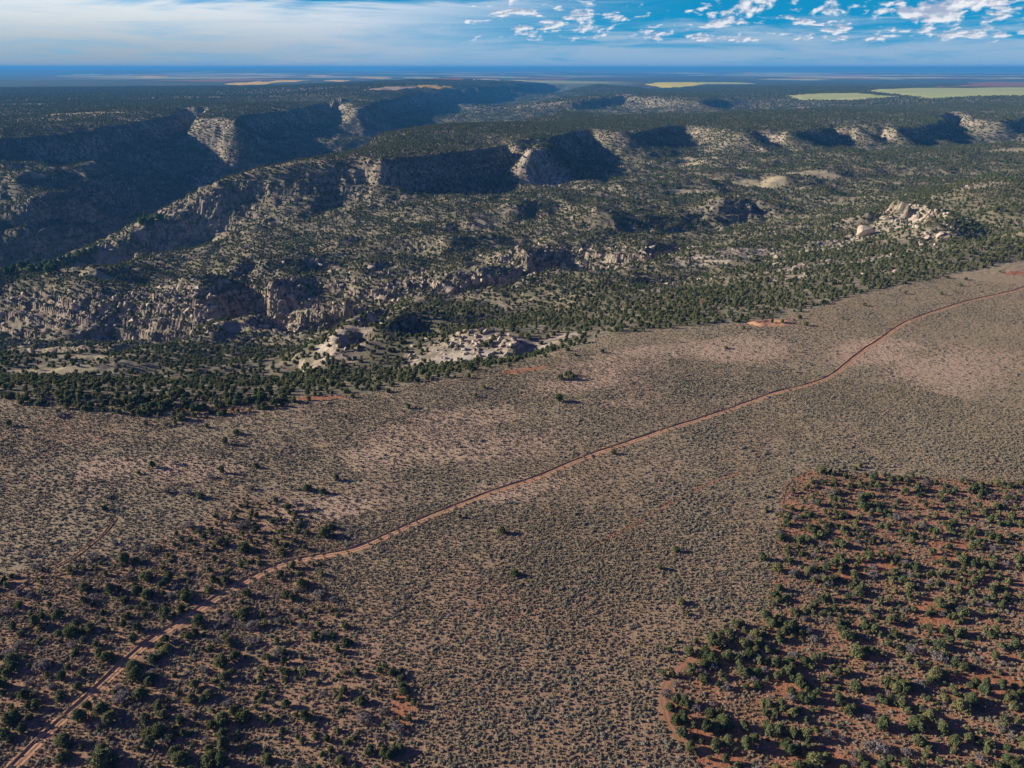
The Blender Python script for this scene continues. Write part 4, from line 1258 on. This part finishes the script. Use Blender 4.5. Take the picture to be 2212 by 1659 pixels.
scatter('sagebrush', 'grey green sagebrush covering the open plain', sg, np.stack([SX, SY, height(SX, SY)], 1),
        np.stack([ss, ss, ss * rng.uniform(.7, 1.1, nS)], 1), np.stack([np.zeros(nS), np.zeros(nS), rng.uniform(0, 6.28, nS)], 1), rng.integers(0, 3, nS))
GXs, GYs = [], []
for cell, r0, r1, p in ((.68, 70, 200, .85), (.9, 200, 330, .8), (1.5, 330, 540, .8)):
    x, y = plain_points(cell, r0, r1)
    red = sample(redm, x, y)
    n = fbm(x, y, 30, 3, 401)
    d = p * (.6 + .4 * sstep(n, -.3, .3)) * (1 - .8 * sstep(red, .3, .7)) * np.where(in_poly(x, y, STAND), .95, 1)
    k = (rng.uniform(size=len(x)) < d)
    x, y = x[k], y[k]
    k = ~near_track(x, y, w=1.2)
    k &= ~near_track(x, y, side_paths[1], 1.2)
    GXs.append(x[k]); GYs.append(y[k])
GXs, GYs = np.concatenate(GXs), np.concatenate(GYs)
nG = len(GXs)
gp = [(*sage_mesh('g', 750 + i, None, .3, .34, 36, .09), M_GRASS) for i in range(2)]
ss = rng.uniform(.6, 1.3, nG)
scatter('dry_grass', 'short tan bunchgrass between the sagebrush', gp, np.stack([GXs, GYs, height(GXs, GYs)], 1),
        np.stack([ss, ss, ss], 1), np.stack([np.zeros(nG), np.zeros(nG), rng.uniform(0, 6.28, nG)], 1), rng.integers(0, 2, nG))

# ------------------------------------------------------------------ boulders
ROCKS = []
for i in range(6):
    v, f = rock_geo(800 + i)
    ROCKS.append(mesh_of('boulder', v, f, M_STONE))
def boulder(px, py, s, label, group):
    x, y, z = hit(px, py)
    o = obj('boulder', ROCKS[int(rng.integers(0, 6))], None, (x, y, z + s * .25))
    o.rotation_euler = (rng.uniform(-.3, .3), rng.uniform(-.3, .3), rng.uniform(0, 6.28))
    o.scale = (s * rng.uniform(.8, 1.4), s * rng.uniform(.7, 1.1), s * rng.uniform(.7, 1.15))
    NAMED.append(o)
    bs = ('huge ', 'big ', 'medium ', 'small ')[0 if s > 2.4 else 1 if s > 1.7 else 2 if s > 1.1 else 3]
    up = o.scale.z / max(o.scale.x, o.scale.y)
    tag(o, bs + ('flat ' if up < .75 else 'upright ' if up > 1.02 else '') + label, 'boulder', group)
# crest of the knoll: big pale blocks
for px, py, s in [(990, 722, 2.2), (1005, 716, 2.6), (1018, 718, 3.0), (1030, 728, 2.4), (1042, 714, 2.6), (1052, 720, 3.0), (1064, 716, 2.4), (1074, 726, 2.6), (1082, 733, 3.0), (1092, 738, 2.6), (1100, 731, 3.2), (1108, 737, 3.0), (1112, 746, 3.2), (1104, 748, 2.4), (1024, 740, 2.2), (1036, 745, 2.4), (1046, 738, 2.0), (1060, 733, 2.2), (1002, 730, 1.8), (1120, 752, 2.0)]:
    boulder(px, py, s * .72, 'pale sandstone block on the crest of the boulder knoll', 'blocks on the knoll crest')
for k in range(70):
    px, py = rng.normal(1010, 55), rng.normal(754, 14)
    boulder(min(max(px, 880), 1125), min(max(py, 728), 785), rng.uniform(.7, 1.6), 'pale sandstone boulder strewn on the flank of the knoll', 'boulders on the knoll flank')
for k in range(26):
    q = rng.uniform()
    boulder(700 + 130 * q + rng.normal(0, 10), 785 - 115 * q + rng.normal(0, 6), rng.uniform(.6, 1.5), 'pale boulder on the bare stony spine beside the knoll', 'boulders on the stony spine')
for a, b, n in (((1955, 437), (2050, 470), 26), ((2035, 480), (2060, 500), 8), ((1900, 465), (1985, 492), 18), ((1955, 535), (2015, 525), 9), ((2090, 400), (2170, 388), 12)):
    for k in range(n):
        q = rng.uniform()
        boulder(a[0] + (b[0] - a[0]) * q + rng.normal(0, 5), a[1] + (b[1] - a[1]) * q + rng.normal(0, 4), rng.uniform(.9, 2.3), 'cream sandstone block on the broken ledge above the wooded valley', 'blocks of the broken ledges')
for k in range(70):
    px = rng.uniform(0, 470); py = rng.uniform(636, 708)
    boulder(px, py, rng.uniform(1.4, 3.4), 'grey fallen block on the rubble wall of the gorge', 'blocks on the gorge wall')
# rubble: everything smaller
x, y = jitter(-900, 900, 260, 1500, 3.0)
r = np.hypot(x, y)
k = in_view(x, y) & ~in_poly(x, y, PLAIN)
x, y = x[k], y[k]
rk = sample(A_rock, x, y); gr_ = sample(gorge_rock, x, y)
d = .06 * rk * (np.hypot(x, y) < 1400) + .75 * gr_ + .22 * sstep(sample(rockm, x, y), .3, .7) * (np.hypot(x, y) < 560)
k = rng.uniform(size=len(x)) < d
x, y = x[k], y[k]
nR_ = len(x)
s = np.exp(rng.normal(-.1, .5, nR_)) * np.where(np.hypot(x, y) > 540, 1.3, .6)
pr = [(*geo(q), M_STONE) for q in ROCKS[:4]]
scatter('rubble', 'pale rock rubble strewn over cliffs and gorge walls', pr, np.stack([x, y, height(x, y) + .1 * s], 1),
        np.stack([s, s * rng.uniform(.6, 1, nR_), s * rng.uniform(.6, 1.1, nR_)], 1), rng.uniform(-.6, .6, (nR_, 3)) + np.array([0, 0, 1]) * rng.uniform(0, 6, (nR_, 1)), rng.integers(0, 4, nR_))

# where several things would carry one label, say which of them it is
def seen_at(o):
    x, y, z = o.location
    d = y * CP + (CAM_H - z) * SP
    return x / d * F, ((CAM_H - z) * CP - y * SP) / d * F
byl = {}
for o in NAMED:
    byl.setdefault(o['label'], []).append(o)
for lab, os_ in list(byl.items()):
    if len(os_) < 2:
        continue
    cells = {}
    for o in os_:
        u, v = seen_at(o)
        if len(os_) > 6:
            cells.setdefault(int(v // 150), []).append(o)
        else:
            cells.setdefault(0, []).append(o)
    many = len(cells) > 1
    keys = sorted(cells)
    for row_i, kk_ in enumerate(keys):
        q = sorted(cells[kk_], key=lambda o: seen_at(o)[0])
        nq = len(q)
        if nq > 7:
            continue
        rowname = '' if not many else (' in the farthest row' if row_i == 0 else ' in the nearest row' if row_i == len(keys) - 1 else ' in the %s row back' % ('second', 'third', 'fourth', 'fifth', 'sixth', 'seventh')[len(keys) - 2 - row_i] if len(keys) - 2 - row_i < 6 else '')
        for k, o in enumerate(q):
            w = '' if nq == 1 else (', left of two' if k == 0 else ', right of two') if nq == 2 else ', leftmost' if k == 0 else ', rightmost' if k == nq - 1 else ', %s from left' % ('second', 'third', 'fourth', 'fifth', 'sixth')[k - 1]
            new = lab + w + rowname
            if len(new.replace(',', '').split()) <= 16:
                o['label'] = new

# ------------------------------------------------------------------ air
HAZE = True
if HAZE:
    top = max(CAM_H, float(Z.max())) + 6
    bot = float(Z.min()) - 3
    hx = 71500
    V = [(sx * hx, sy * hx, z) for z in (bot, top) for sx, sy in ((-1, -1), (1, -1), (1, 1), (-1, 1))]
    f = [(3, 2, 1, 0), (4, 5, 6, 7), (0, 1, 5, 4), (1, 2, 6, 5), (2, 3, 7, 6), (3, 0, 4, 7)]
    m = bpy.data.materials.new('haze')
    m.use_nodes = True
    t = NT(m.node_tree)
    v = t.n('ShaderNodeVolumePrincipled', None, Density=6.3e-5, Anisotropy=.0)
    v.inputs['Color'].default_value = (.08, .36, .78, 1)
    t.n('ShaderNodeOutputMaterial', None, Volume=v.outputs[0])
    hz = obj('haze', mesh_of('haze', V, f, m))
    tag(hz, 'thin blue air over the canyon country', kind='stuff')
print('COUNTS trees', len(trees), len(singles), len(rest), n_s, n_w, n_f, 'greys', len(greys), 'wood', nW, 'sage', nS, 'grass', nG, 'rubble', nR_, 'top', float(Z.max()))
